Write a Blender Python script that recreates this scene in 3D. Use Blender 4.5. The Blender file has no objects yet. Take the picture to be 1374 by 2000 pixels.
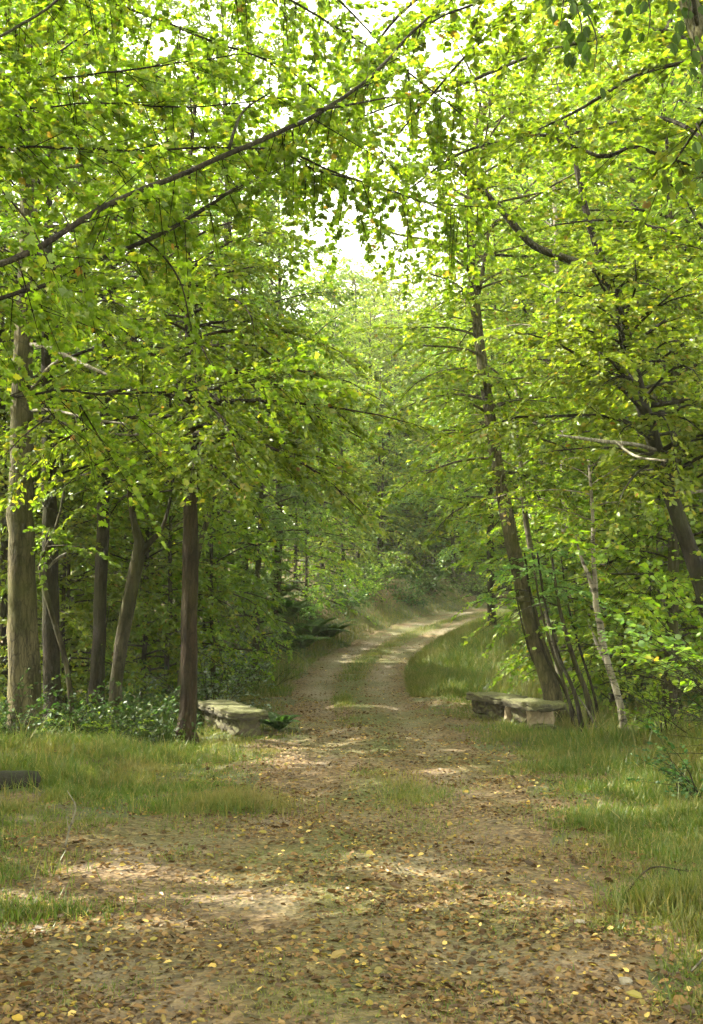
import bpy, math, random
import numpy as np

sc = bpy.context.scene
COL = sc.collection
PI = math.pi
rad = math.radians

# ------------------------------------------------------------------ camera
CAM_H, PITCH, FPX = 1.55, rad(4.6), 2246.0          # focal length in pixels of a 2000 px high picture
cam = bpy.data.cameras.new('camera')
cam.sensor_fit = 'VERTICAL'; cam.sensor_height = 24.0; cam.lens = 24.0 * FPX / 2000.0
cam.clip_start = 0.05; cam.clip_end = 1000.0
camo = bpy.data.objects.new('camera', cam); COL.objects.link(camo)
camo.location = (0, 0, CAM_H); camo.rotation_euler = (PI / 2 + PITCH, 0, 0)
sc.camera = camo

# ------------------------------------------------------------------ sky, sun, exposure
SUN_EL, SUN_AZ = rad(44), rad(-78)                   # azimuth from +Y towards +X
SUN = np.array([math.cos(SUN_EL) * math.sin(SUN_AZ), math.cos(SUN_EL) * math.cos(SUN_AZ), math.sin(SUN_EL)])
w = bpy.data.worlds.new('World'); sc.world = w; w.use_nodes = True
nt = w.node_tree
sky = nt.nodes.new('ShaderNodeTexSky'); sky.sky_type = 'NISHITA'; sky.sun_disc = False
sky.sun_elevation = SUN_EL; sky.sun_rotation = SUN_AZ; sky.air_density = 1.0; sky.dust_density = 2.5; sky.ozone_density = 1.0
bg = nt.nodes['Background']; bg.inputs['Strength'].default_value = 0.15
hz = nt.nodes.new('ShaderNodeHueSaturation'); hz.inputs['Saturation'].default_value = .35     # a thin milky overcast whitens the blue
wm = nt.nodes.new('ShaderNodeMix'); wm.data_type = 'RGBA'; wm.blend_type = 'MULTIPLY'; wm.inputs[0].default_value = 1; wm.inputs[7].default_value = (1.08, 1.0, .74, 1)
nt.links.new(sky.outputs[0], hz.inputs['Color']); nt.links.new(hz.outputs[0], wm.inputs[6]); nt.links.new(wm.outputs[2], bg.inputs[0])
sun = bpy.data.lights.new('sun', 'SUN'); sun.energy = 2.8; sun.angle = rad(0.5); sun.color = (1.0, 0.93, 0.80)
suno = bpy.data.objects.new('sun', sun); COL.objects.link(suno)
from mathutils import Vector
suno.rotation_euler = Vector(SUN).to_track_quat('Z', 'Y').to_euler()
suno.location = (-30, 10, 40)
sc.view_settings.view_transform = 'Standard'; sc.view_settings.look = 'None'
sc.view_settings.exposure = 3.12; sc.view_settings.gamma = 1.0
cy = sc.cycles
cy.max_bounces = 7; cy.diffuse_bounces = 5; cy.glossy_bounces = 2; cy.transmission_bounces = 5; cy.transparent_max_bounces = 4
cy.caustics_reflective = False; cy.caustics_refractive = False
cy.use_adaptive_sampling = True; cy.adaptive_threshold = 0.03
cy.filter_width = 1.5
cy.volume_bounces = 1
cy.use_denoising = True
try: cy.denoiser = 'OPENIMAGEDENOISE'
except Exception: pass

# ------------------------------------------------------------------ helpers: objects
def tag(o, label=None, cat=None, group=None, kind=None):
    if label: o['label'] = label
    if cat: o['category'] = cat
    if group: o['group'] = group
    if kind: o['kind'] = kind
    return o

def empty(name, loc, label, cat, group=None):
    o = bpy.data.objects.new(name, None); COL.objects.link(o); o.location = loc
    o.empty_display_size = 0.2
    return tag(o, label, cat, group)

def mesh_np(name, V, faces, mats, attr=None, smooth=True):
    """V (n,3); faces: list of (int array (m,k), material index)."""
    V = np.ascontiguousarray(V, dtype=np.float32)
    me = bpy.data.meshes.new(name)
    me.vertices.add(len(V)); me.vertices.foreach_set('co', V.ravel())
    loops, starts, midx, off = [], [], [], 0
    for F, mi in faces:
        if len(F) == 0: continue
        F = np.asarray(F, dtype=np.int32); m, k = F.shape
        loops.append(F.ravel()); starts.append(off + np.arange(m, dtype=np.int32) * k)
        midx.append(np.full(m, mi, dtype=np.int32)); off += m * k
    L = np.concatenate(loops); S = np.concatenate(starts); MI = np.concatenate(midx)
    me.loops.add(len(L)); me.loops.foreach_set('vertex_index', L)
    me.polygons.add(len(S)); me.polygons.foreach_set('loop_start', S)
    me.polygons.foreach_set('material_index', MI)
    me.polygons.foreach_set('use_smooth', np.full(len(S), smooth, dtype=bool))
    for k, a in (attr or {}).items():
        at_ = me.attributes.new(k, 'FLOAT', 'POINT'); at_.data.foreach_set('value', np.asarray(a, dtype=np.float32))
    for m in (mats if isinstance(mats, (list, tuple)) else [mats]): me.materials.append(m)
    me.update(calc_edges=True); me.validate()
    return me

def link(name, me, parent=None, loc=None):
    o = bpy.data.objects.new(name, me); COL.objects.link(o)
    if parent is not None: o.parent = parent
    if loc is not None: o.location = loc
    return o

class Geo:
    def __init__(s): s.V, s.F3, s.F4, s.n = [], [], [], 0
    def add(s, V, F4=None, F3=None):
        V = np.asarray(V, float)
        if F4 is not None and len(F4): s.F4.append(np.asarray(F4) + s.n)
        if F3 is not None and len(F3): s.F3.append(np.asarray(F3) + s.n)
        s.V.append(V); s.n += len(V)
    def arrays(s):
        V = np.concatenate(s.V) if s.V else np.zeros((0, 3))
        f = []
        if s.F4: f.append((np.concatenate(s.F4), 0))
        if s.F3: f.append((np.concatenate(s.F3), 0))
        return V, f
    def mesh(s, name, mat, base=(0, 0, 0), smooth=True):
        V, f = s.arrays()
        return mesh_np(name, V - np.asarray(base), f, mat, smooth=smooth)
    def build(s, name, mat, parent=None, base=(0, 0, 0), smooth=True):
        return link(name, s.mesh(name, mat, base, smooth), parent)

def norm(a): return a / np.maximum(np.linalg.norm(a, axis=-1, keepdims=True), 1e-9)

def resample(P, R, n):
    P = np.asarray(P, float); R = np.asarray(R, float)
    # Catmull-Rom through the points
    s = np.concatenate([[0], np.cumsum(np.linalg.norm(np.diff(P, axis=0), axis=1))])
    t = np.linspace(0, s[-1], n)
    if len(P) < 3:
        return np.stack([np.interp(t, s, P[:, k]) for k in range(3)], 1), np.interp(t, s, R)
    M = np.gradient(P, s, axis=0)
    i = np.clip(np.searchsorted(s, t, side='right') - 1, 0, len(P) - 2)
    h = (s[i + 1] - s[i])[:, None]; u = ((t - s[i]) / (s[i + 1] - s[i]))[:, None]
    Q = (2*u**3-3*u**2+1)*P[i] + (u**3-2*u**2+u)*h*M[i] + (-2*u**3+3*u**2)*P[i+1] + (u**3-u**2)*h*M[i+1]
    return Q, np.interp(t, s, R)

def tube(geo, P, R, k=8, rng=None, rough=0.0, cap=True):
    P = np.asarray(P, float); R = np.asarray(R, float); n = len(P)
    T = norm(np.gradient(P, axis=0))
    ref = np.array([0.31, 0.95, 0.02]) if abs(T[:, 2]).mean() > 0.6 else np.array([0.02, 0.03, 1.0])
    A = norm(np.cross(T, ref)); B = np.cross(T, A)
    th = np.linspace(0, 2 * PI, k, endpoint=False)
    rr = R[:, None] * np.ones((1, k))
    if rng is not None and rough > 0:
        ph = rng.uniform(0, 6.28, 4)
        z = np.linspace(0, 1, n)[:, None] * n
        rr = rr * (1 + rough * (np.sin(2*th + ph[0] + z*.21) + .7*np.sin(3*th + ph[1] - z*.33) + .5*np.sin(5*th + ph[2] + z*.1)) / 2 + rng.normal(0, rough * .25, (n, k)))
    V = P[:, None, :] + rr[..., None] * (np.cos(th)[None, :, None] * A[:, None, :] + np.sin(th)[None, :, None] * B[:, None, :])
    V = V.reshape(-1, 3)
    i = np.arange(n - 1)[:, None] * k; j = np.arange(k)[None, :]; j2 = (j + 1) % k
    F4 = np.stack([i + j, i + j2, i + k + j2, i + k + j], -1).reshape(-1, 4)
    F3 = None
    if cap:
        V = np.concatenate([V, P[-1:] + T[-1:] * R[-1] * .5, P[:1]])
        jj = np.arange(k); b = (n - 1) * k
        F3 = np.concatenate([np.stack([b + jj, b + (jj + 1) % k, np.full(k, n * k)], 1), np.stack([(jj + 1) % k, jj, np.full(k, n * k + 1)], 1)])
    geo.add(V, F4, F3)

def cones(geo, A, B, r):
    """thin three-sided twigs from A to B"""
    m = len(A)
    if m == 0: return
    D = norm(B - A); X = norm(np.cross(D, np.array([.2, .3, .93]))); Y = np.cross(D, X)
    r = np.broadcast_to(np.asarray(r, float), (m,))[:, None]
    V = np.stack([A + r * X, A + r * (-.5 * X + .87 * Y), A + r * (-.5 * X - .87 * Y), B], 1).reshape(-1, 3)
    b = np.arange(m)[:, None] * 4
    F = np.concatenate([b + np.array([[0, 1, 3]]), b + np.array([[1, 2, 3]]), b + np.array([[2, 0, 3]])])
    geo.add(V, None, F)

# leaf outlines: u along the leaf, v across, w along its normal
def tmpl(name):
    if name == 'diamond':
        return np.array([[0, 0, 0], [.42, .30, .05], [1, 0, -.06], [.42, -.30, .05]]), [np.array([[0, 3, 2, 1]])]
    if name == 'ovate':
        return (np.array([[0, 0, 0], [.22, .26, .05], [.62, .30, .06], [1, 0, -.08], [.62, -.30, .06], [.22, -.26, .05]]),
                [np.array([[0, 3, 2, 1], [0, 5, 4, 3]])])
    if name == 'round':
        return (np.array([[0, 0, 0], [.12, .34, .05], [.6, .44, .07], [.98, .12, -.03], [.98, -.12, -.03], [.6, -.44, .07], [.12, -.34, .05]]),
                [np.array([[0, 3, 2, 1], [0, 6, 5, 4]]), np.array([[0, 4, 3]])])
    if name == 'maple':
        o = [[0, 0, 0], [.02, .30, .03], [.18, .26, .03], [.30, .56, .0], [.44, .34, .05], [.66, .38, .0], [.66, .20, .04], [1, 0, -.08],
             [.66, -.20, .04], [.66, -.38, .0], [.44, -.34, .05], [.30, -.56, .0], [.18, -.26, .03], [.02, -.30, .03], [.4, 0, -.02]]
        c = 14
        f = [[i, c, (i + 1) % 14] for i in range(14)]
        return np.array(o, float), [np.array(f)]
    if name == 'blade':
        return np.array([[0, .022, 0], [0, -.022, 0], [.5, -.017, .05], [.5, .017, .05], [1, 0, -.14]]), [np.array([[0, 1, 2, 3]]), np.array([[3, 2, 4]])]

def leaf_arrays(P, D, N, S, kind, W=1.0):
    T, Fs = tmpl(kind); W = np.broadcast_to(np.asarray(W, float), (len(P),))
    D = norm(D); B = norm(np.cross(N, D)); N = np.cross(D, B)
    V = P[:, None, :] + S[:, None, None] * (T[None, :, 0, None] * D[:, None, :] + T[None, :, 1, None] * W[:, None, None] * B[:, None, :] + T[None, :, 2, None] * N[:, None, :])
    k = len(T); m = len(P); off = (np.arange(m) * k)
    faces = [((F[None] + off[:, None, None]).reshape(-1, F.shape[1]), 0) for F in Fs]
    return V.reshape(-1, 3), faces

class Leaves:
    def __init__(s): s.P, s.D, s.N, s.S = [], [], [], []
    def add(s, P, D, N, S): s.P.append(P); s.D.append(D); s.N.append(N); s.S.append(S)
    def cat(s): return [np.concatenate(a) for a in (s.P, s.D, s.N, s.S)]
    def mesh(s, name, kind, mat, base=(0, 0, 0), keep=None):
        P, D, N, S = s.cat()
        if keep is not None:
            k = keep(P); P, D, N, S = P[k], D[k], N[k], S[k]
        V, f = leaf_arrays(P - np.asarray(base), D, N, S, kind)
        return mesh_np(name, V, f, mat, smooth=False)

# ------------------------------------------------------------------ the lie of the land
def at(px, py, d):
    """the point at distance y = d seen at a pixel of the photograph"""
    u, v = (px - 687) / FPX, (1000 - py) / FPX
    r = np.array([u, math.cos(PITCH) - v * math.sin(PITCH), math.sin(PITCH) + v * math.cos(PITCH)])
    return np.array([0, 0, CAM_H]) + r * (d / r[1])

PATH = np.array([(0.3, -12), (0.1, -4), (.02, 0), (.02, 4.2), (-.1, 6.7), (.1, 9.5), (.36, 13.4), (.12, 17), (-.02, 20.5), (.17, 24.5), (1.0, 29.5), (2.6, 35),
                 (5.0, 40), (8.3, 43.5), (13.5, 46.3), (23, 49), (40, 52)], float)
_pp, _ = resample(np.c_[PATH, np.zeros(len(PATH))], np.zeros(len(PATH)), 260)
PATHD = _pp[:, :2]
_tan = norm(np.gradient(PATHD, axis=0)); PATHN = np.c_[_tan[:, 1], -_tan[:, 0]]       # to the right of travel
def half_width(y, s=None):
    right = np.interp(y, [0, 4.8, 5.7, 6.7, 8.3, 10.9, 13.4, 20, 60], [1.2, 1.2, 1.28, 1.42, 1.40, 1.22, .95, 1.0, 1.25])
    if s is None: return right
    left = np.interp(y, [0, 5, 6, 6.8, 7.4, 8.3, 9.2, 10.5, 13.4, 20, 60], [1.9, 1.8, 1.95, 2.05, 1.95, 1.55, 1.0, .95, .92, 1.0, 1.25])
    return np.where(np.asarray(s) < 0, left, right)

def path_s(x, y):
    """signed distance from the middle of the track, and the distance y of the nearest bit of it"""
    x = np.atleast_1d(np.asarray(x, float)); y = np.atleast_1d(np.asarray(y, float))
    sh = x.shape; x = x.ravel(); y = y.ravel(); S = np.empty(len(x)); Y = np.empty(len(x))
    for a in range(0, len(x), 20000):
        d2 = (x[a:a+20000, None] - PATHD[None, :, 0])**2 + (y[a:a+20000, None] - PATHD[None, :, 1])**2
        i = d2.argmin(1)
        sg = (x[a:a+20000] - PATHD[i, 0]) * PATHN[i, 0] + (y[a:a+20000] - PATHD[i, 1]) * PATHN[i, 1]
        S[a:a+20000] = np.sign(sg) * np.sqrt(d2[np.arange(len(i)), i]); Y[a:a+20000] = PATHD[i, 1]
    return S.reshape(sh), Y.reshape(sh)

def sstep(a, b, x):
    t = np.clip((x - a) / (b - a), 0, 1); return t * t * (3 - 2 * t)

def ground_z(x, y):
    x = np.atleast_1d(np.asarray(x, float)); y = np.atleast_1d(np.asarray(y, float))
    s, py = path_s(x, y)
    z = np.interp(y, [0, 15, 20.5, 24.5, 29.5, 35, 40, 50, 80, 150, 300], [0, 0, .03, .24, .5, .92, 1.3, 2.0, 4.5, 8, 12])
    a = np.abs(s); left = s < 0
    z = z + np.where(left, 1.0 * sstep(1.1, 3.2, a) * sstep(21, 30, py), .45 * sstep(1.0, 2.6, a) * sstep(20, 28, py) * (1 - sstep(31, 38, py)))
    z = z + 1.2 * sstep(3, 14, a) * sstep(18, 40, y)
    z = z + .10 * sstep(1.5, 4.0, a) * sstep(4, 8, y) * (1 - sstep(12, 16, y)) * np.where(left, .2, 1.0)
    z = z - .10 * sstep(1.5, 3, a) * sstep(12, 14, y) * (1 - sstep(17, 20, y))
    z = z + .035 * sstep(.8, 2.5, a) * (np.sin(1.7*x + .6*y) + np.sin(.9*x - 1.3*y + 1) + .6*np.sin(3.1*x + 2.3*y))
    z = z + .012 * (np.sin(3.3*x + 1.9*y) + np.sin(5.1*x - 4.3*y))
    z = z - .025 * np.exp(-((a - .55) / .22)**2)
    return z
def gz(x, y): return float(ground_z(x, y)[0])

# where a gap in the canopy lets the sun reach the ground: (x, y, half-length, half-depth, turn)
SUNSPOTS = [(-1.25, 5.62, .62, .10, .10), (-.5, 6.22, .55, .10, .12), (-1.0, 6.75, .75, .13, .02), (-.28, 6.42, .35, .08, .05), (.85, 6.10, .45, .09, .06),
            (.32, 6.85, .35, .05, .0), (-1.9, 6.05, .5, .12, .1), (-1.75, 5.2, .45, .08, .15), (-.2, 5.95, .3, .05, .1),
            (.9, 29.5, 1.0, 1.6, .3), (2.3, 34, 1.2, 1.8, .3), (5.2, 40.3, 2.4, 1.6, .5), (9, 43.8, 2.0, 1.2, .3), (.3, 26, .8, 1.0, .3), (-1.0, 44, 1.6, 2.5, 0), (2.0, 50, 2.2, 2.5, 0), (5.5, 50, 2.0, 2.0, 0),
            (2.35, 14.9, .35, .4, 0), (3.6, 14.2, .5, .5, 0), (-.6, 11.5, .25, .2, 0), (.9, 11.0, .3, .15, 0), (0.1, 17.5, .5, .3, 0), (-1.5, 14, .35, .6, 0),
            (2.0, 8.6, .5, .25, 0), (2.2, 18.5, .9, 1.0, 0), (2.4, 24, 1.0, 2.0, 0), (3.0, 21, .8, 1.5, 0)]
def keep_sun(P):
    k = np.ones(len(P), bool)
    t = P[:, 2] / SUN[2]
    gx = P[:, 0] - SUN[0] * t; gy = P[:, 1] - SUN[1] * t
    wob = .25 * np.sin(9 * gx + 3 * gy) + .25 * np.sin(17 * gx - 5 * gy)
    for (cx, cyy, ax, ay, tr) in SUNSPOTS:
        if cyy > 20:
            z0 = .6; gx2 = P[:, 0] - SUN[0] * (P[:, 2] - z0) / SUN[2]; gy2 = P[:, 1] - SUN[1] * (P[:, 2] - z0) / SUN[2]
        else: gx2, gy2 = gx, gy
        dx, dy = gx2 - cx, gy2 - cyy
        u = dx * math.cos(tr) + dy * math.sin(tr); v = -dx * math.sin(tr) + dy * math.cos(tr)
        k &= ~(((u / (ax * 1.15 + .03))**2 + (v / (ay * 1.2 + .03))**2 < 1 + wob) & (P[:, 2] > .6))
    return k
def keep_ride(P):
    """the track is kept clear of boughs, and nothing hangs right by the photographer"""
    s, py = path_s(P[:, 0], P[:, 1])
    z = P[:, 2] - np.interp(P[:, 1], [0, 20, 40], [0, 0, 1.3])
    low = (np.abs(s) < 1.3) & (z < 2.3)
    near = (P[:, 1] < 4.2) & (np.abs(P[:, 0]) < 2.6) & (P[:, 2] < 6)
    return ~(low | near)
def keep_all(P): return keep_sun(P) & keep_ride(P)

# ------------------------------------------------------------------ materials
def new_mat(name):
    m = bpy.data.materials.new(name); m.use_nodes = True
    m.node_tree.nodes.clear(); return m, m.node_tree
def N(nt, t, **kw):
    n = nt.nodes.new(t)
    for k, v in kw.items(): setattr(n, k, v)
    return n
def ramp(nt, stops, fac=None, interp='LINEAR'):
    r = N(nt, 'ShaderNodeValToRGB'); e = r.color_ramp.elements; r.color_ramp.interpolation = interp
    while len(e) < len(stops): e.new(.5)
    for i, (p, c) in enumerate(stops): e[i].position = p; e[i].color = (*c, 1)
    if fac is not None: nt.links.new(fac, r.inputs[0])
    return r
def noise(nt, scale, detail=4, rough=.55, coord=None, vec_scale=None):
    n = N(nt, 'ShaderNodeTexNoise'); n.inputs['Scale'].default_value = scale; n.inputs['Detail'].default_value = detail; n.inputs['Roughness'].default_value = rough
    if coord is not None:
        if vec_scale is not None:
            mp = N(nt, 'ShaderNodeMapping'); mp.inputs['Scale'].default_value = vec_scale
            nt.links.new(coord, mp.inputs[0]); nt.links.new(mp.outputs[0], n.inputs['Vector'])
        else: nt.links.new(coord, n.inputs['Vector'])
    return n
def mix(nt, a, b, fac, blend='MIX'):
    m = N(nt, 'ShaderNodeMix', data_type='RGBA', blend_type=blend)
    for s, v in ((m.inputs[6], a), (m.inputs[7], b), (m.inputs[0], fac)):
        if hasattr(v, 'node'): nt.links.new(v, s)
        elif isinstance(v, (int, float)): s.default_value = v
        else: s.default_value = (*v, 1)
    return m.outputs[2]
def math_(nt, op, a, b=None, c=None, clamp=False):
    m = N(nt, 'ShaderNodeMath', operation=op); m.use_clamp = clamp
    for i, v in enumerate((a, b, c)):
        if v is None: continue
        if hasattr(v, 'node'): nt.links.new(v, m.inputs[i])
        else: m.inputs[i].default_value = v
    return m.outputs[0]
def bump(nt, h, strength=.5, dist=.02):
    b = N(nt, 'ShaderNodeBump'); b.inputs['Strength'].default_value = strength; b.inputs['Distance'].default_value = dist
    nt.links.new(h, b.inputs['Height']); return b.outputs[0]
def out(nt, sh):
    o = N(nt, 'ShaderNodeOutputMaterial'); nt.links.new(sh, o.inputs[0])

def leaf_mat(name, stops, trans_gain=(1.62, 1.78, .9), trans=.5, gloss=.035, vary=.28, rough=.42, gain=1.55, patch=None):
    m, nt = new_mat(name)
    g = N(nt, 'ShaderNodeNewGeometry'); oi = N(nt, 'ShaderNodeObjectInfo'); tc = N(nt, 'ShaderNodeTexCoord')
    r = ramp(nt, [(p_, tuple(gain * q_ for q_ in c_)) for p_, c_ in stops], g.outputs['Random Per Island'])
    nz = noise(nt, .9, 2, .5, tc.outputs['Object'])
    v = math_(nt, 'MULTIPLY_ADD', nz.outputs[0], 2 * vary, 1 - vary)
    v = math_(nt, 'MULTIPLY', v, math_(nt, 'MULTIPLY_ADD', oi.outputs['Random'], .35, .83))
    hs = N(nt, 'ShaderNodeHueSaturation'); nt.links.new(r.outputs[0], hs.inputs['Color']); nt.links.new(v, hs.inputs['Value'])
    nt.links.new(math_(nt, 'MULTIPLY_ADD', oi.outputs['Random'], .03, .486), hs.inputs['Hue'])
    colr = hs.outputs[0]
    if patch is not None:
        pn = noise(nt, .75, 4, .65, tc.outputs['Object'])
        colr = mix(nt, colr, patch, math_(nt, 'MULTIPLY', ramp(nt, [(.46, (0, 0, 0)), (.68, (1, 1, 1))], pn.outputs[0]).outputs[0], .65))
    d = N(nt, 'ShaderNodeBsdfDiffuse'); nt.links.new(colr, d.inputs[0])
    t = N(nt, 'ShaderNodeBsdfTranslucent'); nt.links.new(mix(nt, colr, trans_gain, 1.0, 'MULTIPLY'), t.inputs[0])
    a = N(nt, 'ShaderNodeMixShader'); a.inputs[0].default_value = trans
    nt.links.new(d.outputs[0], a.inputs[1]); nt.links.new(t.outputs[0], a.inputs[2])
    gl = N(nt, 'ShaderNodeBsdfGlossy'); gl.inputs['Roughness'].default_value = rough; gl.inputs['Color'].default_value = (.8, .85, .8, 1)
    b = N(nt, 'ShaderNodeMixShader'); b.inputs[0].default_value = gloss
    nt.links.new(a.outputs[0], b.inputs[1]); nt.links.new(gl.outputs[0], b.inputs[2])
    out(nt, b.outputs[0]); return m

def bark_mat(name, dark, light, moss=(.07, .09, .02), moss_amt=.4, scale=9.0, stretch=.22, birch=False):
    m, nt = new_mat(name)
    tc = N(nt, 'ShaderNodeTexCoord'); co = tc.outputs['Object']
    n1 = noise(nt, scale, 6, .65, co, (1, 1, stretch))
    n2 = noise(nt, 1.3, 3, .6, co)
    n3 = noise(nt, scale * 4, 3, .6, co, (1, 1, stretch * 2))
    r = ramp(nt, [(.36, dark), (.60, light)], n1.outputs[0])
    c = r.outputs[0]
    if not birch:
        vo = N(nt, 'ShaderNodeTexVoronoi', feature='DISTANCE_TO_EDGE'); vo.inputs['Scale'].default_value = 20
        mp = N(nt, 'ShaderNodeMapping'); mp.inputs['Scale'].default_value = (1, 1, .16); nt.links.new(co, mp.inputs[0])
        wv = N(nt, 'ShaderNodeVectorMath', operation='MULTIPLY_ADD'); nz_ = noise(nt, 5, 3, .6, co); nt.links.new(nz_.outputs['Color'], wv.inputs[0]); wv.inputs[1].default_value = (.09, .09, .09); nt.links.new(mp.outputs[0], wv.inputs[2])
        nt.links.new(wv.outputs[0], vo.inputs['Vector'])
        crk = ramp(nt, [(0, (.25, .25, .25)), (.12, (1, 1, 1))], vo.outputs['Distance']).outputs[0]
        c = mix(nt, c, crk, .8, 'MULTIPLY')
    if birch:
        bn = noise(nt, 3.2, 4, .7, co, (1, 1, 4.5))
        c = mix(nt, c, (.035, .03, .026), ramp(nt, [(.53, (0, 0, 0)), (.60, (1, 1, 1))], bn.outputs[0]).outputs[0])
    c = mix(nt, c, moss, math_(nt, 'MULTIPLY', ramp(nt, [(.45, (0, 0, 0)), (.65, (1, 1, 1))], n2.outputs[0]).outputs[0], moss_amt))
    p = N(nt, 'ShaderNodeBsdfPrincipled'); nt.links.new(c, p.inputs['Base Color']); p.inputs['Roughness'].default_value = .9
    p.inputs['Specular IOR Level'].default_value = .2
    h = math_(nt, 'ADD', n1.outputs[0], math_(nt, 'MULTIPLY', n3.outputs[0], .4))
    nt.links.new(bump(nt, h, 1.0, .05), p.inputs['Normal'])
    out(nt, p.outputs[0]); return m

GREEN = [(0, (.042, .070, .004)), (.35, (.064, .105, .006)), (.7, (.085, .130, .007)), (.9, (.105, .140, .010)), (.985, (.14, .15, .012)), (1, (.16, .10, .015))]
YGREEN = [(0, (.055, .085, .005)), (.4, (.082, .125, .006)), (.75, (.110, .150, .008)), (.92, (.14, .16, .012)), (.988, (.17, .15, .014)), (1, (.16, .08, .015))]
COOL = [(0, (.042, .080, .016)), (.5, (.062, .110, .022)), (.85, (.085, .130, .026)), (1, (.13, .17, .04))]
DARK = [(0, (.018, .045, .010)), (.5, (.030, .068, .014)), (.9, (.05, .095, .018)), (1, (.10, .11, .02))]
M = {}
M['leaf_green'] = leaf_mat('leaf_green', GREEN)
M['leaf_maple'] = leaf_mat('leaf_maple', YGREEN, trans=.6, gain=1.55)
M['leaf_light'] = leaf_mat('leaf_light', YGREEN, trans=.5, gloss=.04, gain=1.6)
M['leaf_cool'] = leaf_mat('leaf_cool', COOL, gloss=.05, gain=1.9)
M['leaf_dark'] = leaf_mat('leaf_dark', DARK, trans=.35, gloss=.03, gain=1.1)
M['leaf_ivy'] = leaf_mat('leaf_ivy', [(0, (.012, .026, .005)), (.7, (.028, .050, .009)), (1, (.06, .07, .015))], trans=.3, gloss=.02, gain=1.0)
M['leaf_holly'] = leaf_mat('leaf_holly', DARK, trans=.2, gloss=.14, rough=.35)
M['leaf_silhouette'] = leaf_mat('leaf_silhouette', [(0, (.016, .030, .003)), (1, (.035, .055, .006))], trans=.3, gloss=.01, gain=1.0)  # near hanging leaves: backlit silhouette shade is put into this dark colour
M['leaf_fern'] = leaf_mat('leaf_fern', [(0, (.03, .065, .016)), (.6, (.05, .10, .022)), (1, (.08, .13, .03))], gain=1.1)
M['blade'] = leaf_mat('blade', [(0, (.042, .080, .007)), (.4, (.070, .110, .011)), (.75, (.110, .130, .018)), (.92, (.17, .15, .042)), (1, (.28, .22, .09))], trans=.4, gloss=.03, vary=.3, gain=1.0, patch=(.21, .155, .06))
M['litter'] = leaf_mat('litter', [(0, (.034, .019, .007)), (.25, (.078, .043, .015)), (.55, (.150, .085, .028)), (.80, (.23, .145, .050)), (.90, (.16, .15, .03)), (.965, (.36, .25, .04)), (1, (.55, .42, .14))],
                       trans_gain=(1, 1, 1), trans=.12, gloss=.03, vary=.3, gain=1.0)
M['bark_pale'] = bark_mat('bark_pale', (.022, .019, .009), (.125, .108, .056), moss=(.06, .066, .014), moss_amt=.7)
M['bark_brown'] = bark_mat('bark_brown', (.010, .0065, .0035), (.045, .030, .016), moss=(.04, .042, .01), moss_amt=.4)
M['bark_dark'] = bark_mat('bark_dark', (.007, .0055, .003), (.030, .024, .013), moss=(.035, .042, .010), moss_amt=.5)
M['bark_grey'] = bark_mat('bark_grey', (.014, .012, .006), (.065, .055, .029), moss=(.05, .058, .013), moss_amt=.65)
M['bark_birch'] = bark_mat('bark_birch', (.10, .088, .06), (.29, .265, .20), moss=(.10, .10, .04), moss_amt=.5, birch=True)
M['dead_wood'] = bark_mat('dead_wood', (.10, .09, .06), (.26, .24, .18), moss_amt=.1)

def ground_material():
    m, nt = new_mat('forest_floor')
    tc = N(nt, 'ShaderNodeTexCoord'); co = tc.outputs['Object']
    vo = N(nt, 'ShaderNodeTexVoronoi'); vo.inputs['Scale'].default_value = 26; nt.links.new(co, vo.inputs['Vector'])
    lit = ramp(nt, [(0, (.036, .024, .010)), (.4, (.085, .056, .023)), (.75, (.15, .10, .042)), (1, (.22, .16, .06))], vo.outputs['Color'])
    n1 = noise(nt, .9, 5, .6, co); n2 = noise(nt, 7, 5, .65, co)
    g = ramp(nt, [(.3, (.028, .042, .009)), (.7, (.075, .085, .022))], n2.outputs[0])
    c = mix(nt, lit.outputs[0], g.outputs[0], ramp(nt, [(.42, (0, 0, 0)), (.56, (1, 1, 1))], n1.outputs[0]).outputs[0])
    p = N(nt, 'ShaderNodeBsdfPrincipled'); nt.links.new(c, p.inputs['Base Color']); p.inputs['Roughness'].default_value = .95
    nt.links.new(bump(nt, n2.outputs[0], .8, .04), p.inputs['Normal']); out(nt, p.outputs[0]); return m

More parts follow.
